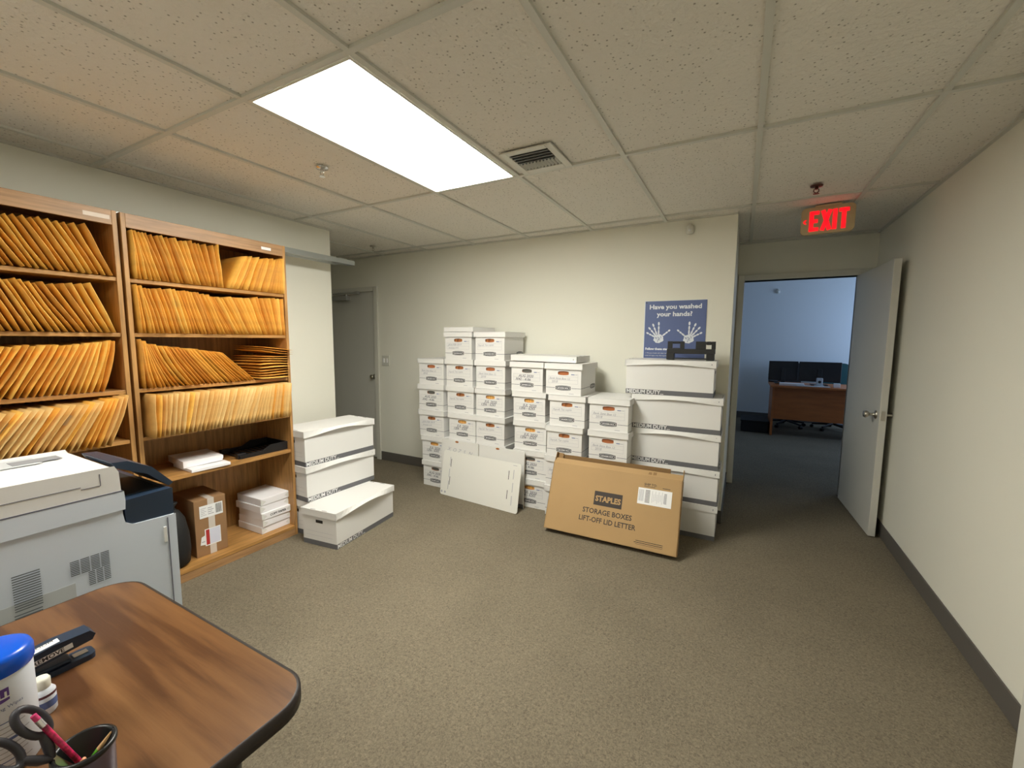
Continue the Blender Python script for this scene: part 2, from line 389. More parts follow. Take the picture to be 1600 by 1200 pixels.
bar(-.091, zb, -.091, zt); bar(-.10, zb+.0125, -.048, zb+.0125); bar(-.10, (zb+zt)/2, -.054, (zb+zt)/2); bar(-.10, zt-.0125, -.048, zt-.0125)
bar(-.028, zb, .014, zt); bar(.014, zb, -.028, zt); bar(.041, zb, .041, zt); bar(.090, zb, .090, zt); bar(.062, zt-.0125, .118, zt-.0125)
bar(-.136, -.090, -.122, -.076, .004); bar(-.136, -.090, -.122, -.104, .004)
q.build('lettering', o)

# motion sensors, switch plate
def motion(loc, label):
    o = empty('motion_sensor', loc); tag(o, label, 'motion sensor')
    q = MB(); q.lathe([(.016, -.034), (.026, -.028), (.030, 0), (.026, .028), (.014, .034)], TRIMP, 20, M=T((0, -.022, 0)) @ Matrix.Scale(.72, 4, (0, 1, 0))); q.build('housing', o)
    q = MB(); q.lathe([(.001, -.012), (.012, -.004), (.012, .004), (.001, .012)], WHITE, 14, M=T((0, -.04, -.006))); q.build('lens', o)
    q = MB(); q.box((-.010, -.03, .028), (.010, 0, .05), TRIMP); q.build('bracket', o, bevel=.003)
motion((2.012, YB, 2.315), 'small white motion sensor high on the wall above the poster')
motion((2.94, 8.15, 2.36), 'small white sensor high on the blue lit office wall beyond the doorway')
o = empty('light_switch', (-1.246, YB, 1.20)); tag(o, 'cream wall switch plate beside the closed left door', 'light switch')
q = MB(); q.box((-.06, -.007, -.06), (.06, 0, .06), TRIMP); q.build('plate', o, bevel=.003)
for x in (-.025, .025): q = MB(); q.box((x-.012, -.011, -.025), (x+.012, -.006, .025), WHITE); q.build('rocker', o, bevel=.002)

# ================================================================== POSTER
o = empty('wall_poster', (1.927, YB-.002, 1.31)); 
q = MB(); BLUE = mat('poster_blue', (.10, .14, .31), .5); BLUEW = mat('poster_white', (.78, .82, .88), .5)
M0 = face((0, 0, 0), (1, 0, 0), (0, 0, 1))
q.box((-.238, -.002, -.005), (.235, 0, .468), BLUEW)
rect(q, M0, -.233, 0, .235, .466, BLUE, .0026)
q.text('Have you washed', .050, BLUEW, M0 @ T((0, .402, .0034)), bold=.0016, align='CENTER', sx=1.12)
q.text('your hands?', .050, BLUEW, M0 @ T((-.002, .343, .0034)), bold=.0016, align='CENTER', sx=1.12)
q.text('Follow these steps', .026, BLUEW, M0 @ T((-.222, .068, .0034)), bold=.0012)
q.text('1. Wet your hands with clean running', .0125, BLUEW, M0 @ T((-.222, .038, .0034)))
q.text('water and apply soap. Rub together', .0125, BLUEW, M0 @ T((-.222, .018, .0034)))
def hand(cx, cy, s_):
    R_ = random.Random(3)
    pts = []
    for i in range(18):
        a = 2*PI*i/18; rr = 1+R_.uniform(-.14, .1); pts.append((cx+.040*rr*math.cos(a), cy-.004+.037*rr*math.sin(a)))
    q.add([(x, y, .0034) for x, y in pts], [tuple(range(18))], BLUEW, M=M0)
    for k in range(7):   # gaps in the print
        a = R_.uniform(0, 6.28); r_ = R_.uniform(.004, .026); x, y = cx+r_*math.cos(a), cy+r_*math.sin(a); t_ = R_.uniform(0, 3.1)
        dx, dy = .014*math.cos(t_), .014*math.sin(t_); nx, ny = -dy*.16, dx*.16
        q.add([(x-dx, y-dy, .0038), (x+nx, y+ny, .0038), (x+dx, y+dy, .0038), (x-nx, y-ny, .0038)], [(0, 3, 2, 1)], BLUE, M=M0)
    for ang, L0, L1 in ((152, .040, .108), (131, .040, .122), (112, .042, .130), (91, .042, .134), (40, .046, .112)):
        a = math.radians(ang if s_ > 0 else 180-ang)
        segs = ((-.12, .40), (.34, .70), (.72, 1.06))
        for u0, u1 in segs:
            pp = []
            for i in range(10):
                t_ = 2*PI*i/10; u = (u0+u1)/2+(u1-u0)/2*math.cos(t_); w_ = (.0066 if u0 < .6 else .0074)*math.sin(t_)
                L = L0+(L1-L0)*u; pp.append((cx+L*math.cos(a)-w_*math.sin(a), cy-.006+L*math.sin(a)+w_*math.cos(a), .0034))
            q.add(pp, [tuple(range(10))], BLUEW, M=M0)
hand(-.118, .165, 1); hand(.112, .165, -1)
q.build('sheet', o)
q = MB(); q.lathe([(.005, 0), (.004, .004)], BLACKP, 10, M=T((-.223, -.002, .455)) @ Matrix.Rotation(PI/2, 4, 'X')); q.build('push_pin', o)
tag(o, 'blue hand washing poster with two white handprints pinned to the wall', 'poster')

# ================================================================== BOOKCASES
BF, BBK = -.42, XL+.012
SHZ = [1.757, 1.472, 1.172, .905, .645]     # shelf tops
def bookcase(y0, y1, top, label, first_note):
    o = empty('bookcase', ((BF+BBK)/2, (y0+y1)/2, 0)); tag(o, label, 'bookcase', 'oak bookcases along the left wall')
    cx, cy = (BF+BBK)/2, (y0+y1)/2
    def P(name, a, c, m, bev=.0015):
        q_ = MB(); q_.box((a[0]-cx, a[1]-cy, a[2]), (c[0]-cx, c[1]-cy, c[2]), m); return q_.build(name, o, bevel=bev)
    P('side_panel', (BBK, y0, 0), (BF, y0+.02, top), OAK); P('side_panel', (BBK, y1-.02, 0), (BF, y1, top), OAK)
    P('back_panel', (BBK, y0+.02, .06), (BBK+.008, y1-.02, top-.01), OAK)
    P('top_panel', (BBK, y0+.02, top-.022), (BF-.019, y1-.02, top), OAKS)
    P('header_rail', (BF-.018, y0+.02, top-.072), (BF, y1-.02, top-.0005), OAKH)
    for z in SHZ: P('shelf', (BBK+.008, y0+.02, z-.02), (BF-.008, y1-.02, z), OAKS)
    P('bottom_shelf', (BBK+.008, y0+.02, .05), (BF-.001, y1-.02, .072), OAKS)
    P('kick_board', (BF-.018, y0+.02, 0), (BF-.001, y1-.02, .047), OAKH)
    return o
bc2 = bookcase(-.048, .848, 2.088, 'oak bookcase nearer the far corner, envelopes on four shelves, office supplies below', 0)
bc1 = bookcase(-.96, -.062, 2.088, 'oak bookcase on the left, cut off by the picture edge behind the printer', 0)
q = MB(); q.box((BF, .68, 2.037), (BF+.001, .745, 2.055), PAPER); lb = q.build('name_label', bc2); lb.location = (-bc2.location.x, -bc2.location.y, 0)
q = MB(); q.box((BF, -.19, 2.04), (BF+.001, -.09, 2.06), mat('label_faded', (.72, .60, .50), .5)); lb = q.build('name_label', bc1); lb.location = (-bc1.location.x, -bc1.location.y, 0)

def envelope(y, z, xf, h, t, th0, th1, mats, label, group, depth=.375, roll=0, stick=None):
    """upright envelope: bottom at (y,z); front edge at x=xf; lean th0 at the foot, th1 at the top (radians, + leans to +y)"""
    M_, N_ = 6, 5
    vs = []
    cy_, cz_ = 0, 0; ctr = []
    for j in range(N_+1):
        th = th0+(th1-th0)*j/N_; ctr.append((cy_, cz_, th))
        cy_ += math.sin(th)*h/N_; cz_ += math.cos(th)*h/N_
    R_ = random.random()
    for side in (1, -1):
        for j, (a, c_, th) in enumerate(ctr):
            e_j = .35+.65*math.sin(PI*(j+.25)/(N_+.5))
            for i in range(M_+1):
                u = i/M_; e_i = .16+.84*min(1, math.sin(PI*min(max(u, 0), 1))*1.9)
                hh = t/2*e_i*e_j*side
                wob = .002*math.sin(R_*20+u*5+j)
                vs.append((-depth+depth*u + (.002*math.sin(R_*50+j*2.1) if i == M_ else 0), a+math.cos(th)*hh+wob, c_-math.sin(th)*hh+(.0015 if j else 0)))
    W = M_+1; K = (N_+1)*W; f = []
    for j in range(N_):
        for i in range(M_):
            p = j*W+i; f.append((p, p+1, p+W+1, p+W)); f.append((K+p, K+p+W, K+p+W+1, K+p+1))
    for j in range(N_):
        p = j*W; f.append((p, p+W, K+p+W, K+p)); p += M_; f.append((p, K+p, K+p+W, p+W))
    for i in range(M_):
        f.append((i, K+i, K+i+1, i+1)); p = N_*W+i; f.append((p, p+1, K+p+1, K+p))
    mb = MB(); mb.add(vs, f, mats, True)
    if stick:   # pale adhesive label strip near the front of the face towards the viewer
        a, c_, th = ctr[3]; a2, c2, th2 = ctr[4]
        fy = -t/2*1.05-.0015
        mb.add([(-.07, a+fy, c_), (-.015, a+fy, c_), (-.015, a2+fy, c2), (-.07, a2+fy, c2)], [(0, 1, 2, 3)], stick)
    lo = min(v_[2] for v_ in vs)
    o = mb.build('manila_envelope'); o.location = (xf, y, z-lo+.0005); o.rotation_euler = (0, 0, 0)
    tag(o, label, 'envelope', group); return o
def row(y0, y1, n, z, xf, h, lean, pale, where, jit=.012):
    """lean: list of (fraction, foot angle deg, top angle deg)"""
    for k in range(n):
        u = (k+.5)/n; y = y0+(y1-y0)*u
        for (u0, a0, b0), (u1, a1, b1) in zip(lean, lean[1:]):
            if u0 <= u <= u1:
                w_ = (u-u0)/max(1e-6, u1-u0); A = a0+(a1-a0)*w_; B = b0+(b1-b0)*w_; break
        A = math.radians(A+random.uniform(-.8, .8)); B = math.radians(B+random.uniform(-.8, .8))
        t = (y1-y0)/n*math.cos((A+B)/2)*random.choice((.55, .75, .9, 1.0, 1.0))
        ms = random.choice(ENVP) if pale and random.random() < .85 else random.choice(ENV)
        envelope(y, z, xf+random.uniform(-jit, jit), h+random.uniform(-.006, .006), t, A, B, ms, where[0], where[1],
                 stick=LABELM if random.random() < .05 else None)
# right bookcase
w1 = ('manila envelope leaning left, left half of the right bookcase\'s top shelf', 'left-leaning envelopes on the right bookcase top shelf')
w1b = ('manila envelope leaning right, right half of the right bookcase\'s top shelf', 'right-leaning envelopes on the right bookcase top shelf')
row(-.014, .435, 21, SHZ[0], -.402, .250, [(0, 0, 0), (.18, -14, -14), (.3, -17, -17), (.8, -15, -13), (1, -3, 1)], False, w1)
row(.440, .822, 19, SHZ[0], -.400, .232, [(0, 27, 25), (.3, 22, 22), (.75, 16, 15), (.9, 3, 2), (1, 0, 0)], False, w1b)
row(-.014, .822, 42, SHZ[1], -.400, .248, [(0, 0, 0), (.1, -12, -12), (.35, -15, -13), (.6, -27, -24), (.8, -19, -18), (1, -1, -1)], False,
    ('manila envelope in the packed left-leaning row on the right bookcase\'s second shelf', 'envelopes on the right bookcase second shelf'))
row(-.012, .600, 27, SHZ[2], -.405, .262, [(0, -2, 1), (.1, -14, -4), (.25, -34, -14), (.5, -38, -27), (1, -48, -44)], False,
    ('manila envelope slumping left on the right bookcase\'s third shelf', 'slumped envelopes on the right bookcase third shelf'))
row(-.014, .790, 37, SHZ[3], -.335, .235, [(0, 2, 2), (.25, 14, 14), (.6, 20, 18), (.85, 10, 10), (1, 4, 4)], True,
    ('pale manila envelope jutting out of the right bookcase\'s fourth shelf', 'envelopes on the right bookcase fourth shelf'), .006)
# left bookcase (only the part near the frame edge)
row(-.70, -.092, 24, SHZ[0], -.402, .250, [(0, -30, -30), (.8, -27, -26), (1, -22, -20)], False,
    ('manila envelope leaning left on the top shelf of the left bookcase', 'envelopes on the left bookcase top shelf'))
row(-.70, -.100, 24, SHZ[1], -.400, .250, [(0, -22, -22), (.5, -22, -22), (.75, -30, -26), (1, -20, -16)], False,
    ('manila envelope leaning left on the second shelf of the left bookcase', 'envelopes on the left bookcase second shelf'))
row(-.80, -.160, 26, SHZ[2], -.400, .262, [(0, 32, 32), (.7, 26, 24), (1, 17, 4)], False,
    ('manila envelope leaning right on the third shelf of the left bookcase', 'envelopes on the left bookcase third shelf'))
row(-.85, -.180, 27, SHZ[3], -.325, .255, [(0, 36, 34), (.7, 32, 30), (1, 22, 12)], True,
    ('pale manila envelope, tone partly lamplight, leaning right on the fourth shelf of the left bookcase above the printer', 'envelopes on the left bookcase fourth shelf'), .006)
# flat pile at the right end of the third shelf
def flat_envelope(x, y, z, ang, t, L, W, m, tilt=0):
    nx, ny = 6, 5; vs = []; f = []
    for sd in (1, -1):
        for j in range(ny+1):
            for i in range(nx+1):
                u, v = i/nx, j/ny; e = (.15+.85*math.sin(PI*u)**.5)*(.15+.85*math.sin(PI*v)**.5)
                vs.append((-W+W*u, (v-.5)*L, t/2+t/2*e*sd+.004*math.sin(3*v+z*40)*u))
    W1 = nx+1; K = (ny+1)*W1
    for j in range(ny):
        for i in range(nx):
            p = j*W1+i; f += [(p, p+1, p+W1+1, p+W1), (K+p, K+p+W1, K+p+W1+1, K+p+1)]
    for j in range(ny): p = j*W1; f.append((p, p+W1, K+p+W1, K+p)); p += nx; f.append((p, K+p, K+p+W1, p+W1))
    for i in range(nx): f.append((i, K+i, K+i+1, i+1)); p = ny*W1+i; f.append((p, p+1, K+p+1, K+p))
    mb = MB(); mb.add(vs, f, m, True); o = mb.build('manila_envelope'); o.location = (x, y, z); o.rotation_euler = (tilt, 0, ang)
    tag(o, 'manila envelope lying in the flat pile on the right bookcase\'s third shelf', 'envelope', 'flat pile of envelopes on the right bookcase third shelf'); return o
z = SHZ[2]+.003
for k in range(9):
    t = random.uniform(.014, .021)
    flat_envelope(-.385+random.uniform(-.015, .012), .712+random.uniform(-.008, .008), z, random.uniform(-.06, .06), t, .215, .34, random.choice(ENV), 0)
    z += t+.0005
for k in range(3):
    flat_envelope(-.37, .728, z+.014+k*.013, random.uniform(-.03, .03), .011, .225, .34, random.choice(ENV[:3]), -.16)

# steel channels on top of the bookcases
for i, (x, ye, lab) in enumerate(((-.640, 1.625, 'longer galvanised steel channel lying on the bookcase tops, jutting past the wall end'), (-.712, 1.525, 'shorter galvanised steel channel behind the longer one on the bookcase tops'))):
    q = MB(); y0 = -.9
    q.box((x-.030, y0, 2.090), (x+.030, ye, 2.0925), STEEL); q.box((x-.030, y0, 2.0925), (x-.027, ye, 2.128), STEEL); q.box((x+.027, y0, 2.0925), (x+.030, ye, 2.128), STEEL)
    tag(q.build('steel_channel'), lab, 'metal channel', 'steel channels on the bookcases')

# ---------------------------------------------------------------- things on the lower shelves
def sheet_stack(name, loc, rz, w_, d_, h_, m, label, cat, group=None, bev=.004, text=None):
    q = MB(); q.box((-d_/2, -w_/2, 0), (d_/2, w_/2, h_), m)
    if text: q.text(text, .022, INK, face((d_/2+.0006, -w_/2+.07, .016), (0, 1, 0), (0, 0, 1)), bold=.0006)
    o = q.build(name, bevel=bev); o.location = loc; o.rotation_euler = (0, 0, rz)
    return tag(o, label, cat, group)
# reams
zr = .0725
order = ['bottom', 'second from bottom', 'middle', 'second from top', 'topmost']
for k in range(5):
    ps = [(0, 0, 0), (.006, .004, .01), (.012, .002, -.02), (-.004, -.006, .02), (0, .002, .0)][k]
    o = empty('paper_ream', (-.60+ps[0]-.02, .722+ps[1], zr), ps[2]+.02)
    tag(o, 'white wrapped paper ream, %s of the stack on the bookcase bottom shelf' % order[k], 'paper ream', 'stack of paper reams')
    q = MB(); q.box((-.14, -.108, 0), (.14, .108, .0505), PAPER)
    if k == 2: q.text('COPY PAPER', .021, INK, face((.1405, -.05, .018), (0, 1, 0), (0, 0, 1)), bold=.0008)
    q.build('wrapped_block', o, bevel=.004)
    q = MB(); e_ = .0008
    q.add([(.14+e_, -.108, .0), (.14+e_, -.07, .025), (.14+e_, -.108, .05)], [(0, 1, 2)], CB2); q.add([(.14+e_, .108, .0), (.14+e_, .07, .025), (.14+e_, .108, .05)], [(0, 2, 1)], CB2)
    q.build('folded_end', o); zr += .0512
# loose papers on the shelf above
z0 = SHZ[4]+.0005
sheet_stack('paper_pad', (-.545, .305, z0), -.05, .215, .25, .018, PAPER, 'thin white paper pad at the bottom of the paper pile beside the black tray', 'paper', 'paper pile', .002)
q = MB(); q.prism([(-.105, 0), (.1, .006), (.108, .022), (.108, .040), (-.105, .040)], -.115, .14, PAPER, 'y'); o = q.build('paper_stack', bevel=.002)
o.location = (-.60, .30, z0+.019); o.rotation_euler = (0, 0, PI/2-.12); tag(o, 'thicker curled stack of white paper on top of the thin pad', 'paper', 'paper pile')
# black letter tray
o = empty('letter_tray', (-.60, .668, z0), -PI/2-.03); tag(o, 'black plastic letter tray on the bookcase shelf beside white paper', 'letter tray')
q = MB()
for i in range(9): q.box((-.15+i*.036, -.13, .004), (-.132+i*.036, .13, .009), BLACKP)
q.box((-.15, -.13, .004), (.17, -.11, .009), BLACKP); q.box((-.15, .11, .004), (.17, .13, .009), BLACKP); q.build('base_grid', o, bevel=.001)
q = MB(); q.prism([(-.16, 0), (.10, 0), (.16, .0), (.17, .025), (.02, .028), (-.04, .058), (-.16, .058)], .122, .130, BLACKP, 'y'); q.build('side_wall', o, bevel=.002)
q = MB(); q.prism([(-.16, 0), (.16, 0), (.17, .025), (.02, .028), (-.04, .058), (-.16, .058)], -.130, -.122, BLACKP, 'y'); q.build('side_wall', o, bevel=.002)
q = MB(); q.box((-.165, -.13, .0), (-.155, .13, .058), BLACKP); q.build('back_wall', o, bevel=.002)
q = MB()
for y in (-.115, .09): q.box((.12, y, .0), (.175, y+.03, .035), BLACKP)
q.build('corner_post', o, bevel=.004)
# cardboard parcel
o = empty('cardboard_box', (-.655, .322, .0725), -.05); tag(o, 'brown taped parcel with shipping labels on the bookcase bottom shelf', 'cardboard box')
q = MB(); q.box((-.15, -.09, 0), (.15, .09, .365), KRAFTB); q.build('carton', o, bevel=.003)
Mf = face((.1508, -.09, 0), (0, 1, 0), (0, 0, 1)); TAPE = mat('clear_tape', (.62, .56, .50), .2)
q = MB(); rect(q, Mf, .075, 0, .112, .365, TAPE, .0003); q.box((.03, -.018, .3655), (.1505, .018, .3665), TAPE); q.build('tape', o)
q = MB(); rect(q, Mf, .028, .245, .16, .325, WHITE, .001)
for i in range(9): rect(q, Mf, .118+i*.004, .258, .1195+i*.004+(i % 3)*.0006, .318, INK, .0014)
for i in range(5): rect(q, Mf, .034, .262+i*.011, .066-(i % 2)*.01, .265+i*.011, INKL, .0014)
for i in range(4): rect(q, Mf, .074, .262+i*.013, .108-(i % 2)*.01, .267+i*.013, INKL, .0014)
q.build('shipping_label', o)
REDL = mat('red_label', (.45, .03, .03), .5)
q = MB(); rect(q, Mf, .05, .06, .140, .17, WHITE, .001); rect(q, Mf, .056, .066, .076, .165, REDL, .0014); rect(q, Mf, .079, .066, .136, .165, mat('label_bluish', (.66, .68, .80), .4), .0014); q.build('packing_label', o)
q = MB(); q.add([(.022, .075, .0018), (.052, .07, .0018), (.056, .135, .0018), (.03, .125, .0018)], [(0, 1, 2, 3)], WHITE, M=Mf); rect(q, Mf, .03, .09, .048, .096, INKL, .0022); q.build('sticker', o)
# rounded black thing mostly hidden behind the printer
o = empty('black_bag', (-.53, .12, .0725)); tag(o, 'rounded black bag mostly hidden between the printer and the taped parcel', 'bag')
q = MB(); q.lathe([(.05, 0), (.074, .02), (.082, .10), (.078, .20), (.062, .29), (.035, .34), (.02, .35)], BLACKM, 24, sx=1.1, sy=.95); q.build('body', o)
q = MB(); q.lathe([(.02, .348), (.012, .365), (.03, .39), (.025, .395)], BLACKM, 14); q.build('tied_top', o)

# ================================================================== BANKER STYLE FILE BOXES
BW, BD, BH = .310, .385, .2535
def box_body(lines, kid, handle_m):
    q = MB(); w2, d2 = BW/2-.006, BD/2-.006; h = BH-.006; fy = -d2
    # front with an oval opening
    n = 20; hz = BH-.045-.032; ow, oh = .046, .0165
    inner = []
    for i in range(n):
        a = 2*PI*i/n; c, s_ = math.cos(a), math.sin(a)
        inner.append((max(-1, min(1, c*1.35))*ow*(.86 if abs(s_) > .9 else 1), hz+s_*oh))
    outer = []
    for x, z_ in inner:
        dx, dz = x, z_-hz
        k = min((w2/abs(dx)) if abs(dx) > 1e-6 else 9e9, ((h-hz)/dz) if dz > 1e-6 else 9e9, (hz/-dz) if dz < -1e-6 else 9e9)
        outer.append((dx*k, hz+dz*k))
    # ring + corners
    V = [(x, fy, z_) for x, z_ in inner]+[(x, fy, z_) for x, z_ in outer]
    q.add(V, [(i, n+i, n+(i+1) % n, (i+1) % n) for i in range(n)], CB)
    # fill the corners cut off by the ring
    for cx, cz in ((w2, 0), (w2, h), (-w2, h), (-w2, 0)):
        for i in range(n):
            a, c_ = outer[i], outer[(i+1) % n]
            on_x = lambda p: abs(abs(p[0])-w2) < 1e-5 and (p[0] > 0) == (cx > 0)
            on_z = lambda p: abs(p[1]-cz) < 1e-5
            if (on_x(a) and on_z(c_)) or (on_z(a) and on_x(c_)): q.add([(a[0], fy, a[1]), (cx, fy, cz), (c_[0], fy, c_[1])], [(0, 1, 2)], CB)
    q.add([(x, fy, z_) for x, z_ in inner]+[(x, fy+.012, z_) for x, z_ in inner], [(i, (i+1) % n, n+(i+1) % n, n+i) for i in range(n)], KRAFTD)
    q.add([(-.055, fy+.012, hz-.02), (.055, fy+.012, hz-.02), (.055, fy+.012, hz+.02), (-.055, fy+.012, hz+.02)], [(0, 1, 2, 3)], handle_m)
    # other sides
    v = [(-w2, fy, 0), (w2, fy, 0), (w2, d2, 0), (-w2, d2, 0), (-w2, fy, h), (w2, fy, h), (w2, d2, h), (-w2, d2, h)]
    q.add(v, [(0, 3, 2, 1), (4, 5, 6, 7), (1, 2, 6, 5), (2, 3, 7, 6), (3, 0, 4, 7)], CB)
    F = face((0, fy, 0), (1, 0, 0), (0, 0, 1))
    lz = .058
    rect(q, F, -w2, lz-.0016, -.070, lz+.0016, INKB); rect(q, F, .070, lz-.0016, w2, lz+.0016, INKB)
    R1 = face((w2, 0, 0), (0, 1, 0), (0, 0, 1)); rect(q, R1, -d2, lz-.0016, d2, lz+.0016, INKB)
    L1 = face((-w2, 0, 0), (0, -1, 0), (0, 0, 1)); rect(q, L1, -d2, lz-.0016, d2, lz+.0016, INKB)
    # barrel shaped logo
    def barrel(F_, cx, m, a, b_, zz):
        p = [(cx-a, lz-b_*.72), (cx-a*.5, lz-b_), (cx, lz-b_*1.06), (cx+a*.5, lz-b_), (cx+a, lz-b_*.72), (cx+a, lz+b_*.72), (cx+a*.5, lz+b_), (cx, lz+b_*1.06), (cx-a*.5, lz+b_), (cx-a, lz+b_*.72)]
        q.add([(x, y, zz) for x, y in p], [tuple(range(10))], m, M=F_)
    for F_, cx in ((F, 0), (R1, .11)):
        barrel(F_, cx, INK, .064, .0185, .0006); barrel(F_, cx, WHITE, .057, .0135, .0010); barrel(F_, cx, INK, .054, .0115, .0014)
        q.text('BANKERS BOX', .0138, WHITE, F_ @ T((cx, lz-.005, .0018)), bold=.0005, align='CENTER')
    # ruled panel
    for z_ in (.094, .122, .150): rect(q, F, -.128, z_-.0006, .122, z_+.0006, INKL)
    rect(q, F, -.1286, .094, -.1274, .150, INKL); rect(q, F, .1214, .094, .1226, .176, INKL)
    rect(q, F, .066, .164, .094, .170, INKBLUE); rect(q, F, .097, .165, .118, .169, INKL)
    rect(q, F, .05, .012, .09, .016, INKL)
    # writing
    R_ = random.Random(kid)
    for (txt, x, z_, sz, mm) in lines: q.text(txt, sz, mm, F @ T((x, z_, .0012)) @ Matrix.Rotation(R_.uniform(-.03, .03), 4, 'Z'), shear=.25, bold=.0003)
    me_o = q.build('file_body'); return me_o
def lid_mesh(w_, d_, h_, m=CB, bulge=0, slots=False, name='lid', n=12, sag=.0):
    """open-bottomed lid, local z=0 at its top; long skirts bow outwards and upwards by bulge"""
    q = MB(); w2, d2 = w_/2, d_/2; t = .003
    for sgn in (-1, 1):
        vs = []
        for i in range(n+1):
            u = i/n; x = -w2+w_*u; k = math.sin(PI*u)**1.5*bulge
            vs += [(x, sgn*d2, -.001), (x, sgn*(d2+k*.8), -h_+k), (x, sgn*(d2-t+k*.8), -h_+k), (x, sgn*(d2-t), -.004)]
        f = []
        for i in range(n):
            a = i*4
            for j in range(3):
                qd = (a+j, a+4+j, a+5+j, a+1+j); f.append(qd if sgn > 0 else qd[::-1])
        f += [(0, 1, 2, 3), (n*4, n*4+3, n*4+2, n*4+1)]
        q.add(vs, f, m, False)
        q.box((sgn*w2 if sgn < 0 else w2-t, -d2, -h_), (sgn*w2+t if sgn < 0 else w2, d2, -.001), m)
    q.box((-w2, -d2, -.003), (w2, d2, 0), m)
    if slots:
        for sgn in (-1, 1):
            for y in (-d2*.45, d2*.2): q.box((sgn*(w2-.012), y, -.001), (sgn*(w2-.009), y+.045, .0006), DARK)
            q.box((w2-.03, sgn*(d2+.0004)-.0004, -.032), (w2-.026, sgn*(d2+.0004)+.0004, -.018), INKB)
    if name == 'loose': return q
    return q.build(name)
HAND = [[('JAN-FEB 2019', -.115, .126, .026, INKL), ('invoices A-K', -.11, .099, .022, INKL)],
        [('JUL 2020', -.06, .124, .034, INKB), ('1206 - 6265', -.10, .097, .032, INKB)],
        [('Payroll, Tax copies', -.12, .127, .021, INKL)],
        [('Bank Stmt Box 12', -.12, .127, .024, INKL), ('2018', -.10, .099, .026, INKL)],
        [('AUG 2020', -.08, .124, .032, INKB), ('3042 - 4186', -.11, .097, .030, INKB)]]
HM = [KRAFTD, mat('kraft_inside_light', (.75, .38, .10), .8, noise=(30, .5, (4, .2, .2))), mat('hole_grey', (.12, .12, .11), .9), KRAFTD, mat('kraft_inside_red', (.42, .14, .05), .8)]
bodies = [box_body(HAND[i % 5], i, [HM[0], HM[1], HM[3], HM[4], HM[2]][i % 5]) for i in range(5)]
lid0 = lid_mesh(BW+.012, BD+.012, .046, name='lid')
for i, bo in enumerate(bodies): bo.hide_render = False
protos = []
def file_box(x, yf, z_, rz, var, label, group):
    r = empty('file_box', (x, yf+(BD+.012)/2, z_), rz)
    bd = bodies[var].copy() if bodies[var].parent else bodies[var]
    if bd is not bodies[var]: COL.objects.link(bd)
    bd.parent = r
    ld = lid0.copy() if lid0.parent else lid0
    if ld is not lid0: COL.objects.link(ld)
    ld.parent = r; ld.location = (0, 0, BH-.0005)
    tag(r, label, 'file box', group); return r
GB = 'white file boxes stacked against the back wall'
colname = ['leftmost stack against the back wall', 'second stack from the left', 'third stack from the left', 'fourth stack from the left', 'fifth stack from the left', 'shortest rightmost stack']
cols = [  # centres bottom -> top, front y
    (2.152, [-.178, -.185, -.212, -.218, -.215], [4, 1, 0, 4, 3]),
    (2.152, [.14, .145, .150, .125, .116, .104], [0, 2, 1, 2, 2, 0]),
    (2.15, [.462, .462, .462, .455, .457, .447], [3, 0, 2, 1, 3, 2]),
    (2.142, [.862, .862, .858, .848, .828], [1, 4, 1, 1, 4]),
    (2.078, [1.19, 1.19, 1.192, 1.215, 1.178], [0, 3, 2, 2, 3]),
    (2.078, [1.53, 1.54, 1.556, 1.550], [2, 0, 3, 3])]
place = {5: ['bottom', 'second from bottom', 'middle', 'second from top', 'top'], 6: ['bottom', 'second from bottom', 'third from bottom', 'third from top', 'second from top', 'top'], 4: ['bottom', 'second from bottom', 'second from top', 'top']}
for ci, (yf, xs, vs) in enumerate(cols):
    for k, (x, v_) in enumerate(zip(xs, vs)):
        file_box(x, yf+random.uniform(-.006, .006), k*BH, random.uniform(-.018, .018), v_, 'white file box, %s in the %s' % (place[len(xs)][k], colname[ci]), GB)
# loose lids on top
q = lid_mesh(BW+.012, BD+.012, .042, name='loose', m=CB); o = q.build('loose_lid'); o.location = (.112, 2.152+.2, 6*BH+.044); o.rotation_euler = (0, 0, .02)
tag(o, 'spare white lid lying on the top box of the second stack from the left', 'box lid')
q = lid_mesh(.60, .33, .050, name='loose', m=CB, slots=True); o = q.build('loose_lid'); o.location = (.975, 2.13+.165, 5*BH+.058); o.rotation_euler = (0, .008, .0)
tag(o, 'long spare white lid bridging the fourth and fifth file box stacks', 'box lid')

# ================================================================== LONG MEDIUM DUTY BOXES
LW, LD, LH = .615, .305, .262
def long_body(dull):
    q = MB(); c = CB2 if dull else CB; w2, d2 = LW/2, LD/2; h = LH-.008
    q.box((-w2, -d2, 0), (w2, d2, h), c)
    g = .0006; sh = .036
    F = face((0, -d2, 0), (1, 0, 0), (0, 0, 1)); Bk = face((0, d2, 0), (-1, 0, 0), (0, 0, 1)); R1 = face((w2, 0, 0), (0, 1, 0), (0, 0, 1)); L1 = face((-w2, 0, 0), (0, -1, 0), (0, 0, 1))
    for F_, hw in ((F, w2), (Bk, w2), (R1, d2), (L1, d2)): rect(q, F_, -hw-.0005, 0, hw+.0005, sh, STRIP, g)
    for F_ in (F, Bk): q.text('MEDIUM DUTY...', .040, WHITE, F_ @ T((-w2+.006, .005, .0012)), bold=.0008, sx=.93)
    for F_ in (R1, L1):
        rect(q, F_, -.032, h-.088, .032, h-.066, DARK, .0007)
        for z_ in (.07, .10): rect(q, F_, -.12, z_, .12, z_+.0012, INKL, .0007)
    return q
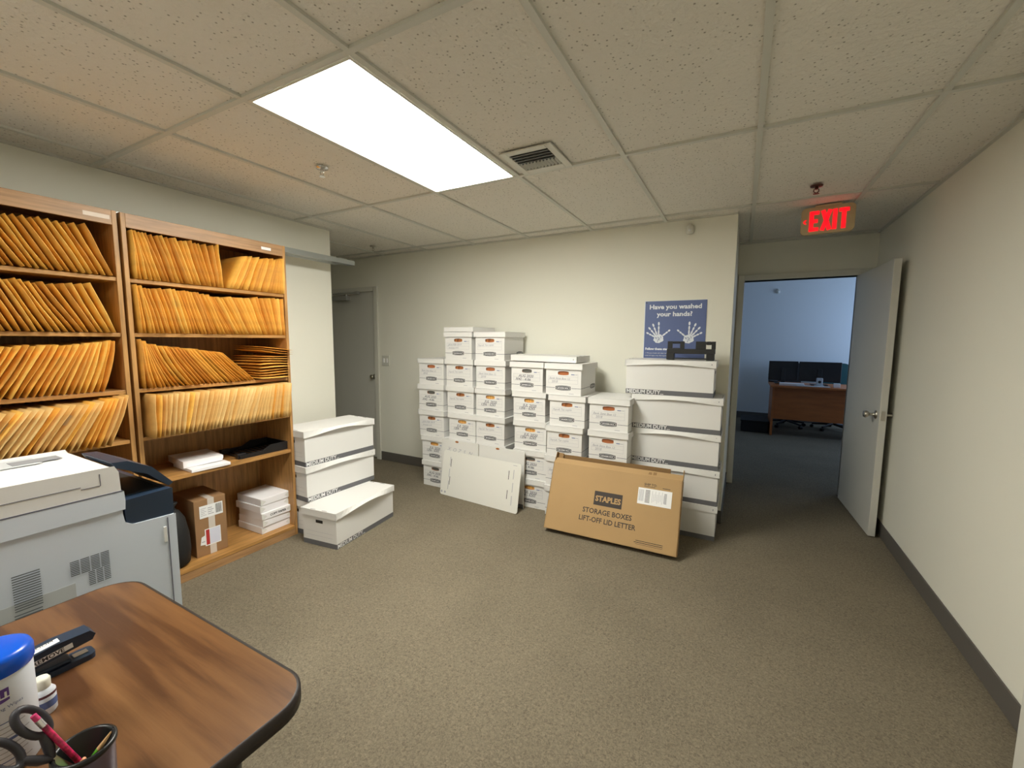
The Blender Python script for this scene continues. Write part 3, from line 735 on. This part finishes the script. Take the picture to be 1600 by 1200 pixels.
def long_box(loc, rz, label, group, bulge=.02, dull=False):
    o = empty('storage_box', loc, rz); tag(o, label, 'storage box', group)
    long_body(dull).build('body', o, bevel=.0015)
    l = lid_mesh(LW+.022, LD+.016, .048, m=CB, bulge=bulge, slots=True, name='lid', n=16); l.parent = o; l.location = (0, 0, LH-.0005)
    return o
GR = 'long boxes stacked beside the doorway'
for k, (x, bl) in enumerate([(2.010, .004), (2.012, .012), (2.006, .026), (2.008, .022), (1.950, .020)]):
    long_box((x, 2.238+LD/2, k*LH), 0, 'long white grey-banded storage box, %s in the stack by the doorway' % place[5][k], GR, bl)
GL = 'long boxes beside the bookcase'
for k in range(3):
    long_box(([-.482, -.440, -.440][k], 1.165, k*LH), PI/2+[.10, -.04, -.05][k], 'long white grey-banded storage box, %s of three beside the bookcase' % ['bottom', 'middle', 'top'][k], GL, [.006, .024, .034][k])
ob = long_box((-.148, 1.108, 0), PI/2+.115, 'single long white storage box on the floor in front of the left stack', GL, .040)

# black document holder standing on the right stack
o = empty('desk_file_holder', (2.08, 2.40, 5*LH+.002)); tag(o, 'black plastic tray standing on edge on the long boxes below the poster', 'desk tray')
q = MB()
def holed(x0, x1, z0_, z1_, hx0, hx1, hz0, hz1, y0, y1):
    q.prism([(x0, z0_), (hx0, z0_), (hx0, z1_), (x0, z1_)], y0, y1, BLACKP, 'y'); q.prism([(hx1, z0_), (x1, z0_), (x1, z1_), (hx1, z1_)], y0, y1, BLACKP, 'y')
    q.box((hx0, y0, z0_), (hx1, y1, hz0), BLACKP); q.box((hx0, y0, hz1), (hx1, y1, z1_), BLACKP)
q2 = q; holed(-.165, -.045, .05, .138, -.13, -.075, .088, .120, -.012, 0); q.build('end_plate', o, bevel=.006); q = MB(); holed(.035, .17, .05, .138, .105, .142, .078, .112, -.012, 0); q.build('end_plate', o, bevel=.006)
q = MB(); q.box((-.165, -.05, .045), (.17, 0, .082), BLACKP); q.build('crossbar', o, bevel=.004)
for x in (-.165, .112): q = MB(); q.box((x, -.06, 0), (x+.055, .0, .05), BLACKP); q.build('foot', o, bevel=.004)
q = MB(); q.box((-.16, 0, .004), (.165, .06, .012), BLACKP); q.build('base_plate', o, bevel=.003)

# ================================================================== BROWN CARTON
th = math.radians(22.5)
o = empty('flat_carton', (1.640, 1.868, 0), .012); tag(o, 'flat brown carton with printed lettering leaning on the stacked white boxes', 'cardboard carton')
Mt = Matrix.Rotation(-th, 4, 'X')
cw, ch, ct = .475, .500, .088
q = MB(M=Mt)
tt = .005
q.box((-cw, -ct, 0), (cw, -ct+tt, ch), KRAFT); q.box((-cw, -tt, 0), (cw, 0, ch), KRAFT); q.box((-cw, -ct, 0), (-cw+tt, 0, ch), KRAFT); q.box((cw-tt, -ct, 0), (cw, 0, ch), KRAFT)
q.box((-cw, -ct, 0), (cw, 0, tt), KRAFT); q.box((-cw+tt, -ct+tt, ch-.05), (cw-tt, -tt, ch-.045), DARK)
Mc = face((0, -ct, 0), (1, 0, 0), (0, 0, 1))
def rc(x0, y0, x1, y1, m, z_=.0006): rect(q, Mc, x0, y0, x1, y1, m, z_)
rc(-.120, .235, .085, .335, mat('carton_ink', (.045, .035, .03), .7)); CI = MATS['carton_ink']
q.text('STAPLES', .054, KRAFT, Mc @ T((-.017, .265, .0012)), bold=.0022, align='CENTER', sx=.93)
q.text('STORAGE BOXES', .050, CI, Mc @ T((-.015, .172, .0006)), bold=.001, align='CENTER', sx=.93)
q.text('LIFT-OFF LID LETTER', .050, CI, Mc @ T((-.010, .112, .0006)), bold=.001, align='CENTER', sx=.89)
q.text('SHIP TO:', .022, CI, Mc @ T((.225, .432, .0006)), bold=.0004); rc(.225, .423, .30, .426, CI); rc(.35, .425, .40, .429, CI)
rc(.195, .088-.05, .385, .092-.05, CI); rc(.205, .100-.05, .385, .104-.05, CI); rc(.205, .078-.05, .385, .080-.05, CI)
q.build('carton', o)
q = MB(M=Mt); rc(.188, .300, .415, .412, WHITE, .0012)
for i in range(10): rc(.238, .315+i*.009, .270, .319+i*.009, INK, .0018)
for i in range(5): rc(.196+i*.007, .32, .199+i*.007, .40, INKL, .0018)
for i in range(8): rc(.285+i*.011, .318+(i % 3)*.008, .287+i*.011, .400-(i % 2)*.02, INKL, .0018)
for i in range(8): rc(.365, .325+i*.009, .382, .329+i*.009, INKB, .0018)
q.build('shipping_label', o)
fl = math.radians(14)
q = MB(M=Mt @ T((0, -ct, ch)) @ Matrix.Rotation(-.62, 4, 'X')); q.box((-cw, 0, 0), (cw, .005, .050), KRAFT); 
for (x, s_) in ((.245, .020), (.275, .024)): rect(q, face((0, 0, 0), (1, 0, 0), (0, 0, 1)), x, .014, x+s_, .016+s_, KRAFTE, .0005)
q.text('AB D', .024, KRAFTE, face((.24, -.0008, .012), (1, 0, 0), (0, 0, 1))); q.build('front_flap', o)
q = MB(M=Mt @ T((0, 0, ch)) @ Matrix.Rotation(.42, 4, 'X')); q.box((-cw+.01, -.005, 0), (cw-.09, 0, .082), KRAFTE); q.build('rear_flap', o)
q = MB(M=Mt @ T((-cw, 0, ch)) @ Matrix.Rotation(.1, 4, 'Y')); q.box((0, -ct+.01, 0), (.004, -.012, .085), KRAFTE); q.box((.004, -.045, .04), (.05, -.041, .085), KRAFTE); q.build('side_flap', o)
q = MB(M=Mt @ T((cw, 0, ch)) @ Matrix.Rotation(.04, 4, 'Y')); q.box((-.004, -ct+.01, 0), (0, -.03, .075), KRAFT); q.build('side_flap', o)

# ================================================================== FLAT WHITE BOARDS
# front board
o = empty('cardboard_sheet', (.412, 1.998, 0), -.084); tag(o, 'white die-cut cardboard sheet with dark slots leaning in front of the file boxes', 'cardboard sheet')
q = MB(M=Matrix.Rotation(-.17, 4, 'X') @ Matrix.Rotation(0, 4, 'Y'))
pts = rrect(-.432, .001, .432, .415, .022)
q.prism(pts, -.0045, 0, mat('board_cream', (.74, .73, .68), .6), 'y')
Mp = face((0, -.0045, 0), (1, 0, 0), (0, 0, 1))
for x in (-.33, .315):
    for z_ in (.105, .27): rect(q, Mp, x-.003, z_, x+.003, z_+.075, INK, .0006)
for x in (-.345, .36): 
    for k in range(3): rect(q, Mp, x, .06+k*.11, x+.006, .14+k*.11, INKL, .0005)
for x in (-.412, -.372): q.add([(x+.011*math.cos(a*PI/6), .03+.011*math.sin(a*PI/6), .0006) for a in range(12)], [tuple(range(12))], INKL, M=Mp)
rect(q, Mp, .35, .395, .39, .399, INKL, .0006)
q.build('board', o)
# flattened boxes behind
def flat_box(x0, x1, yb, lean, zt, label, strip, marks, rz):
    o = empty('flattened_box', ((x0+x1)/2, yb, 0), rz); tag(o, label, 'flattened box')
    hw = (x1-x0)/2; q_ = MB(M=Matrix.Rotation(-lean, 4, 'X')); L = zt/math.cos(lean)
    q_.prism([(-hw, 0), (hw, 0), (hw, L-.008), (hw-.008, L), (-hw+.02, L), (-hw, L-.02)], -.012, 0, CB2, 'y')
    q_.box((-hw+.003, -.0065, .003), (hw+.0015, -.0055, L-.01), KRAFTE)
    F_ = face((0, -.012, 0), (1, 0, 0), (0, 0, 1))
    q_.add([(-.03+hw*.0+.02*math.cos(a*PI/8), L-.012+.009*math.sin(a*PI/8), .0006) for a in range(16)], [tuple(range(16))], KRAFTD, M=F_)
    if marks: 
        for k in range(5): q_.text('XOZSN'[k], .05, INKL, F_ @ T((-.14+k*.06, L-.10-k*.004, .0006)) @ Matrix.Rotation(-.12, 4, 'Z'), shear=.3)
    if strip: rect(q_, F_, -hw, 0, hw, .035, STRIP, .0006)
    q_.build('folded_board', o); return o
flat_box(-.055, .365, 2.104, .035, .51, 'flattened white box with pencil marks leaning behind the slotted sheet, left one', False, True, -.02)
flat_box(.350, .832, 2.112, .035, .50, 'flattened white box with a grey bottom band behind the slotted sheet, right one', True, False, -.02)

# ================================================================== PRINTER
PX, PX0 = .70, .10
o = empty('office_printer', (.40, -.75, 0)); tag(o, 'large white office copier with navy control console standing before the bookcases', 'printer')
PM = T((-.40, .75, 0))
yF, yS = -.366, -.508         # front end, scanner front end
def PB(): return MB(M=PM)
q = PB()
q.prism([(-1.22, .06), (yF-.002, .06), (yF, .836), (yS+.022, .842), (yS+.004, .856), (yS, .885), (yS, .898), (-1.22, .898)], PX0, PX, PWHITE, 'x'); q.build('body', o, bevel=.006)
q = PB(); q.prism([(-1.22, .8995), (yS+.006, .8995), (yS+.008, .93), (yS+.006, .9605), (-1.22, .9605)], PX0, PX+.004, PWHITE, 'x'); q.build('scanner_bed', o, bevel=.004)
q = PB()
q.prism([(-1.22, .963), (yS, .963), (yS-.002, 1.025), (yS-.012, 1.046), (-1.22, 1.05)], PX-.40, PX+.002, PTOP, 'x'); q.build('scanner_cover', o, bevel=.022, seg=4)
q = PB()
q.box((PX+.0005, -1.22, 1.0), (PX+.003, -.60, 1.0015), INKB); q.box((PX+.0005, -.60, .993), (PX+.003, -.555, .9945), INKB); q.box((PX+.0005, -.5565, .9945), (PX+.003, -.555, 1.03), INKB); q.box((PX-.38, -1.21, .9603), (PX+.0045, yS+.003, .9632), INKB); q.build('cover_seam', o)
q = PB(); q.box((PX-.33, -1.0, 1.0495), (PX-.22, -.62, 1.0505), PGREY); q.box((PX-.30, -.68, 1.0500), (PX-.24, -.57, 1.0515), mat('tray_dark', (.25, .26, .28), .5)); q.build('feeder_tray', o, bevel=.001)
# vents, panels
Sf = face((PX+.001, 0, 0), (0, 1, 0), (0, 0, 1))
VD = mat('vent_slot', (.10, .115, .13), .7)
def vent(y0, y1, z0_, z1_, n, cuts=1):
    q_ = PB()
    for i in range(n):
        zz = z0_+(z1_-z0_)*i/(n-1)
        for c in range(cuts):
            w_ = (y1-y0)/cuts
            rect(q_, Sf, y0+c*w_+.0015*(cuts > 1), zz, y0+(c+1)*w_-.0015*(cuts > 1), zz+.0028, VD, .0006)
    return q_.build('vent_grille', o)
vent(-.754, -.700, .692, .792, 15); vent(-.756, -.702, .575, .680, 14); vent(-.641, -.549, .738, .780, 9, 4); vent(-.603, -.549, .692, .732, 8, 3)
q = PB(); q.box((PX-.001, -1.0, .50), (PX+.0003, -.631, .715), PGREY); q.build('rear_panel', o, bevel=.001)
q = PB(); q.box((PX+.0002, -.392, .07), (PX+.0022, -.390, .83), INKB); q.build('door_seam', o)
q = PB(); q.box((PX-.001, -.405, .745), (PX+.003, -.396, .80), PTOP); q.build('latch', o, bevel=.001)
# console
q = PB(); q.prism([(yS+.008, .852), (yS+.03, .8375), (yF-.004, .8375), (yF-.002, .93), (yS+.006, .925)], PX0+.08, PX-.004, NAVY, 'x'); cs = q.build('console', o, bevel=.006)
q = PB(); q.box((PX0+.14, yS+.03, .9265), (PX-.05, yF-.02, .93), BLACKM); q.build('console_well', o)
q = PB(); q.prism([(yF+.012, .940), (yF-.002, .932), (yF-.06, .990), (yF-.14, 1.030), (yF-.15, 1.05), (yF-.11, 1.047), (yF-.045, 1.010)], PX-.27, PX-.03, NAVY, 'x'); q.build('control_panel', o, bevel=.004)
for x in (PX0+.06, PX-.06):
    for y in (-1.15, -.44): q = PB(); q.lathe([(.03, -.02), (.03, .02)], BLACKP, 16, M=T((x, y, .03)) @ Matrix.Rotation(PI/2, 4, 'Y')); q.box((x-.02, y-.02, .03), (x+.02, y+.02, .062), BLACKP); q.build('caster', o)

# ================================================================== TABLE
TZ = .74
o = empty('work_table', (1.268, -1.2, 0)); tag(o, 'walnut laminate table with dark edge and rounded corners at lower left', 'table')
TM = T((-1.268, 1.2, 0))
tp = rrect(.855, -1.85, 1.683, -.556, .075, 8)
q = MB(M=TM); q.prism(tp, TZ-.028, TZ, WALNUT, 'z'); q.build('tabletop', o)
q = MB(M=TM); n = len(tp); off = rrect(.849, -1.856, 1.690, -.549, .081, 8)
v = [(x, y, TZ-.030) for x, y in off]+[(x, y, TZ-.0015) for x, y in off]+[(x, y, TZ+.0004) for x, y in tp]+[(x, y, TZ-.030) for x, y in tp]
f = []
for i in range(n):
    j = (i+1) % n; f += [(i, j, n+j, n+i), (n+i, n+j, 2*n+j, 2*n+i), (3*n+i, 3*n+j, j, i)]
q.add(v, f, mat('table_edge', (.018, .011, .009), .5), True); q.build('edge_band', o)
for x in (.93, 1.60):
    for y in (-1.75, -.68): q = MB(M=TM); q.tube([(x, y, 0), (x, y, TZ-.03)], .02, BLACKP, 12); q.build('leg', o)
q = MB(M=TM); q.box((.92, -1.76, TZ-.07), (1.61, -.67, TZ-.031), BLACKP); q.build('apron', o)

# stapler
o = empty('stapler', (1.168, -.822, TZ), -.03); tag(o, 'black stapler with a white label strip on the table beside the wipes canister', 'stapler')
q = MB(); q.prism(rrect(-.021, -.095, .021, .088, .012), 0, .012, NAVY); q.box((-.016, -.09, .012), (.016, .05, .020), NAVY); q.build('base', o, bevel=.003)
q = MB(); q.box((-.008, .055, .0125), (.008, .078, .0145), CHROME); q.build('anvil', o)
tl = Matrix.Translation((0, -.09, .022)) @ Matrix.Rotation(math.radians(7), 4, 'X')
q = MB(M=tl); q.prism([(0, 0), (.175, .0), (.182, .010), (.175, .022), (.12, .030), (0, .026)], -.019, .019, NAVY, 'x')
rect(q, face((.0195, 0, 0), (0, 1, 0), (0, 0, 1)), .02, .006, .145, .017, WHITE, .0006); q.text('DO NOT REMOVE', .0125, INK, face((.0203, .03, .0075), (0, 1, 0), (0, 0, 1)), bold=.0003)
rect(q, face((0, 0, .0283), (0, 1, .0), (-1, 0, 0)), .01, -.014, .13, .004, WHITE, .002); q.text('SCANNING ROOM', .011, INK, face((-.002+.006, .03, .0312), (0, 1, 0), (-1, 0, 0)))
q.build('arm', o, bevel=.002)
# canister
o = empty('wipes_canister', (1.372, -.912, TZ)); tag(o, 'white wipes canister with bright blue lid at the table left edge', 'canister')
CAN = mat('canister_plastic', (.74, .77, .84), .35); BL = mat('lid_blue', (.0, .09, .62), .25)
q = MB(); r0 = .0475
q.lathe([(.043, 0), (r0, .006), (r0, .168), (.046, .172)], CAN, 40)
def wrap(txt, ang, z_, size, m, bold=0, rr=r0+.0006):
    cu = MB(); cu.text(txt, size, m, Matrix(), bold=bold, align='CENTER')
    vv = []
    for x, y, _ in cu.v: a = ang+x/rr; vv.append((rr*math.cos(a), rr*math.sin(a), z_+y))
    q.add(vv, cu.f, m)
aV = math.atan2(CAMP.y+.912, CAMP.x-1.372)+.02
VIOL = mat('brand_violet', (.13, .06, .30), .4)
vv = []; n = 14
for i in range(n+1): a = aV-.62+.95*i/n; vv += [((r0+.0003)*math.cos(a), (r0+.0003)*math.sin(a), .132-.003*math.sin(PI*i/n)), ((r0+.0003)*math.cos(a), (r0+.0003)*math.sin(a), .153)]
q.add(vv, [(2*i, 2*i+2, 2*i+3, 2*i+1) for i in range(n)], VIOL)
wrap('PURELL', aV-.14, .137, .0145, WHITE, .0006, r0+.0008)
wrap('Hand Sanitizing Wipes', aV-.05, .118, .0075, INKBLUE, 0)
for i in range(11):
    a0, a1 = aV-.75, aV+.75-.1*(i % 3); vv = []
    zz = .095-i*.0082
    for k in range(13): a = a0+(a1-a0)*k/12; vv += [((r0+.0004)*math.cos(a), (r0+.0004)*math.sin(a), zz), ((r0+.0004)*math.cos(a), (r0+.0004)*math.sin(a), zz+(.0016 if i != 4 else .005))]
    q.add(vv, [(2*k, 2*k+2, 2*k+3, 2*k+1) for k in range(12)], INKL if i % 4 else INKBLUE)
q.build('canister_body', o)
q = MB(); q.lathe([(.0485, .170), (.0500, .174), (.0500, .192), (.047, .199), (.040, .2015), (.0001, .2015)], BL, 40, cap=False); q.build('lid', o)
# small bottle behind the canister
o = empty('small_bottle', (1.292, -.842, TZ)); tag(o, 'small white bottle with cream cap half hidden behind the wipes canister', 'bottle')
q = MB(); q.lathe([(.016, 0), (.018, .003), (.018, .042), (.012, .050)], CAN, 24); q.lathe([(.0183, .014), (.0183, .028)], INKBLUE, 24, cap=False); q.lathe([(.0184, .036), (.0184, .041)], mat('maroon', (.10, .02, .03), .5), 24, cap=False); q.build('bottle_body', o)
q = MB(); q.lathe([(.012, .050), (.0125, .052), (.0125, .066), (.010, .070), (.0001, .071)], mat('cream_cap', (.72, .70, .60), .35), 24, cap=False); q.build('cap', o)
# dark item behind the lid
o = empty('tape_dispenser', (1.03, -.86, TZ), .3); tag(o, 'dark grey desk tape dispenser at the picture\'s left edge behind the blue lid', 'tape dispenser')
DG = mat('dark_grey_plastic', (.05, .055, .06), .5)
q = MB(); q.prism([(-.06, 0), (.06, 0), (.058, .02), (.03, .028), (-.02, .05), (-.05, .05), (-.06, .03)], -.022, .022, DG, 'y'); q.build('base', o, bevel=.005)
q = MB(); q.lathe([(.024, -.009), (.024, .009)], mat('tape_clear', (.4, .4, .38), .2), 22, M=T((-.03, 0, .045)) @ Matrix.Rotation(PI/2, 4, 'X')); q.build('tape_roll', o)

# pen cup
px, py = 1.568, -.862
o = empty('pen_cup', (px, py, TZ)); tag(o, 'black rimmed pen cup holding pencils and scissors at the bottom left', 'pen cup')
q = MB(); CUPM = mat('cup_black', (.006, .006, .006), .35)
q.lathe([(.030, 0), (.033, .004), (.0345, .078)], mat('cup_purple_grey', (.16, .14, .19), .3, metal=.4), 36, cap=False)
q.lathe([(.0345, .078), (.0375, .082), (.0375, .087), (.034, .089), (.031, .086), (.029, .006), (.0001, .005)], CUPM, 36, cap=False); q.build('cup', o)
def stick(name, tip, foot, r, m, parts, label):
    o_ = empty(name, foot); tag(o_, label, 'pencil')
    A = Vector(tip)-Vector(foot); L = A.length; q4 = A.to_track_quat('Z', 'Y').to_matrix().to_4x4()
    for (nm, u0, u1, r0_, r1_, mm) in parts:
        q_ = MB(M=q4); q_.lathe([(r0_, L*u0), (r1_, L*u1)], mm, 8 if nm != 'eraser' else 12); q_.build(nm, o_)
    return o_
PINK = mat('pencil_pink', (.55, .02, .10), .3, noise=(90, .8, (1, 1, 1))); GREEN = mat('pencil_green', (.10, .42, .03), .35, noise=(80, .6, (1, 1, 1)))
WOODT = mat('pencil_wood', (.70, .45, .22), .6); ERA = mat('eraser_pink', (.75, .06, .22), .6); FER = mat('ferrule', (.75, .72, .74), .25, metal=.9)
foot = (px+.012, py+.005, TZ+.007)

def pencil(tip, ft, label, parts):
    o_ = empty('pencil', ft); tag(o_, label, 'pencil')
    A = Vector(tip)-Vector(ft); L = A.length; q4 = A.to_track_quat('Z', 'Y').to_matrix().to_4x4()
    for nm, u0, u1, a_, b_, mm in parts:
        q_ = MB(M=q4); q_.lathe([(a_, L*u0), (b_, L*u1)], mm, 8); q_.build(nm, o_)
pencil((1.541, -.904, .900), (1.577, -.848, TZ+.008), 'pink patterned pencil standing eraser up in the pen cup', [('shaft', 0, .86, .0038, .0038, PINK), ('ferrule', .86, .94, .0041, .0041, FER), ('eraser', .94, 1, .0038, .0036, ERA)])
pencil((1.602, -.838, .850), (1.548, -.884, TZ+.008), 'green spotted pencil standing point up in the pen cup', [('shaft', 0, .72, .0038, .0038, GREEN), ('wooden_point', .72, .97, .0038, .001, WOODT), ('lead', .97, 1, .001, .0003, INK)])
pencil((1.593, -.870, .826), (1.562, -.876, TZ+.008), 'short orange pencil with rounded end low in the pen cup', [('shaft', 0, .93, .0042, .0042, mat('pencil_orange', (.85, .22, .05), .5)), ('rounded_end', .93, 1, .0042, .002, mat('pencil_orange_end', (.85, .35, .18), .5))])
# scissors
ft = Vector((1.570, -.852, TZ+.008)); hd = Vector((1.548, -.921, .880)); D = (hd-ft).normalized(); Sv = Vector((-.02, .036, .004)); Sv = (Sv-D*Sv.dot(D)).normalized(); Nv = Sv.cross(D)
SM = Matrix(((Sv.x, D.x, Nv.x, 0), (Sv.y, D.y, Nv.y, 0), (Sv.z, D.z, Nv.z, 0), (0, 0, 0, 1)))
L = (hd-ft).length
o = empty('scissors', ft); tag(o, 'scissors with dark grey oval handles standing in the pen cup', 'scissors')
SG = mat('scissor_grey', (.035, .032, .04), .5)
for sg in (1, -1):
    q = MB(M=SM)
    pts = [(sg*.020+.0125*math.cos(a*PI/12)*1.0, L+.002+.028*math.sin(a*PI/12), sg*.002) for a in range(24)]
    q.tube(pts, .0052, SG, 8, closed=True); q.tube([(sg*.016, L-.022, sg*.002), (sg*.007, L-.045, sg*.001), (0, L-.058, 0)], [.0055, .0065, .005], SG, 8); q.build('handle', o)
    q = MB(M=SM); q.prism([(-.003*sg, 0), (.006*sg, .04), (.005*sg, L-.055), (-.004*sg, L-.055)], sg*.0004, sg*.0016, CHROME, 'z'); q.build('blade', o)

# ================================================================== FAR OFFICE
o = empty('office_desk', (3.7, 6.95, 0)); tag(o, 'orange brown desk in the far office seen through the doorway', 'desk')
DM = T((-3.7, -6.95, 0)); DESK = mat('desk_cherry', (.45, .14, .035), .4, noise=(4, .12, (1, 1, 6)))
q = MB(M=DM); q.box((2.84, 6.56, .755), (4.55, 7.36, .785), DESK); q.build('desktop', o, bevel=.003)
for x in (2.87, 4.49): q = MB(M=DM); q.box((x, 6.60, 0), (x+.03, 7.33, .755), DESK); q.build('side_panel', o, bevel=.002)
q = MB(M=DM); q.box((2.90, 6.64, .26), (4.49, 6.66, .755), DESK); q.build('modesty_panel', o)
def monitor(x, y, rz, w_, label):
    o_ = empty('monitor', (x, y, .786), rz); tag(o_, label, 'monitor')
    q_ = MB(); q_.box((-w_/2, -.015, .05), (w_/2, .012, .36), BLACKP); q_.build('screen_housing', o_, bevel=.006)
    q_ = MB(); q_.box((-w_/2+.012, .0122, .062), (w_/2-.012, .0135, .348), mat('screen_glass', (.01, .01, .012), .1)); q_.build('screen', o_)
    q_ = MB(); q_.box((-.11, -.08, 0), (.11, .09, .012), BLACKP); q_.build('stand_base', o_, bevel=.004)
    q_ = MB(); q_.box((-.03, -.04, .012), (.03, -.016, .25), BLACKP); q_.build('stand_neck', o_, bevel=.003)
    return o_
monitor(3.02, 7.02, .06, .40, 'black monitor seen from behind, left one on the far office desk')
m2 = monitor(3.50, 7.00, -.02, .54, 'wider black monitor seen from behind, right one on the far office desk')
q = MB(); q.add([(.014*math.cos(a*PI/8), -.0156, .21+.014*math.sin(a*PI/8)) for a in range(16)], [tuple(range(16))], mat('dull_grey', (.12, .12, .13), .5)); q.build('emblem', m2)
o = empty('webcam', (3.47, 6.72, .786)); tag(o, 'small white square device with dark round lens on the far desk', 'desk device')
q = MB(); q.box((-.04, -.02, .02), (.04, .02, .13), mat('device_white', (.55, .56, .58), .4)); q.build('housing', o, bevel=.008)
q = MB(); q.lathe([(.021, -.004), (.019, .002)], BLACKP, 20, M=T((0, -.021, .072)) @ Matrix.Rotation(PI/2, 4, 'X')); q.build('lens', o)
q = MB(); q.box((-.06, -.03, 0), (.06, .03, .02), PGREY); q.build('base', o, bevel=.003)
sheet_stack('paper_sheets', (3.12, 6.72, .786), .1, .32, .16, .035, PAPER, 'white papers piled near the left end of the far desk', 'paper', None, .003).rotation_euler = (0, 0, 1.5)
sheet_stack('desk_keyboard', (3.38, 6.64, .786), .0, .42, .10, .012, PGREY, 'pale grey flat tray in front of the square device on the far desk', 'desk tray', None, .003).rotation_euler = (0, 0, 1.57)
o = sheet_stack('note_block', (3.68, 6.70, .786), 0, .08, .04, .06, WHITE, 'small white card block at the right end of the far desk', 'card'); o.rotation_euler = (0, 0, 1.57)
def chair(x, y, rz, label, m):
    o_ = empty('office_chair', (x, y, 0), rz); tag(o_, label, 'office chair')
    for k in range(5):
        a = 2*PI*k/5+.3; q_ = MB(); q_.tube([(.03*math.cos(a), .03*math.sin(a), .10), (.29*math.cos(a), .29*math.sin(a), .065)], [.024, .014], BLACKP, 8); l_ = q_.build('base_arm', o_)
        q_ = MB(); q_.lathe([(.026, -.022), (.026, .022)], BLACKP, 14, M=T((.29*math.cos(a), .29*math.sin(a), .027)) @ Matrix.Rotation(a, 4, 'Z') @ Matrix.Rotation(PI/2, 4, 'X')); q_.build('caster', l_)
    q_ = MB(); q_.lathe([(.03, .09), (.03, .25), (.018, .25), (.018, .42)], BLACKP, 14); q_.build('gas_column', o_)
    q_ = MB(); q_.prism(rrect(-.24, -.23, .24, .23, .08), .42, .50, m); q_.build('seat', o_, bevel=.02)
    q_ = MB(); q_.prism(rrect(-.22, .50, .22, 1.10, .10), .22, .27, m, 'y'); q_.build('backrest', o_, bevel=.02)
    q_ = MB(); q_.tube([(0, .1, .42), (0, .27, .44), (0, .29, .65)], .018, BLACKP, 8); q_.build('back_support', o_); return o_
chair(3.82, 7.62, 0, 'office chair with rounded teal back behind the right half of the far desk', mat('chair_teal', (.01, .07, .075), .7))
chair(3.16, 7.60, .1, 'dark office chair behind the left end of the far desk', BLACKM)
o = empty('floor_box', (2.66, 6.98, 0)); tag(o, 'low black box on the office floor left of the far desk', 'box')
q = MB(); q.box((-.19, -.26, 0), (.19, .30, .17), BLACKM); q.build('body', o, bevel=.004)
q = MB(); q.box((-.2, -.27, .17), (.2, .31, .19), BLACKM); q.build('lid', o, bevel=.004)
o = empty('desk_phone', (2.90, 7.28, .786)); tag(o, 'dark desk phone at the left rear corner of the far desk', 'phone')
q = MB(); q.prism([(-.09, 0), (.09, 0), (.09, .07), (-.09, .02)], -.06, .07, BLACKP, 'x'); q.build('phone_base', o, bevel=.003)
q = MB(); q.tube([(-.045, -.09, .06), (-.045, 0, .10), (-.045, .09, .12)], .02, BLACKP, 10); q.build('handset', o)
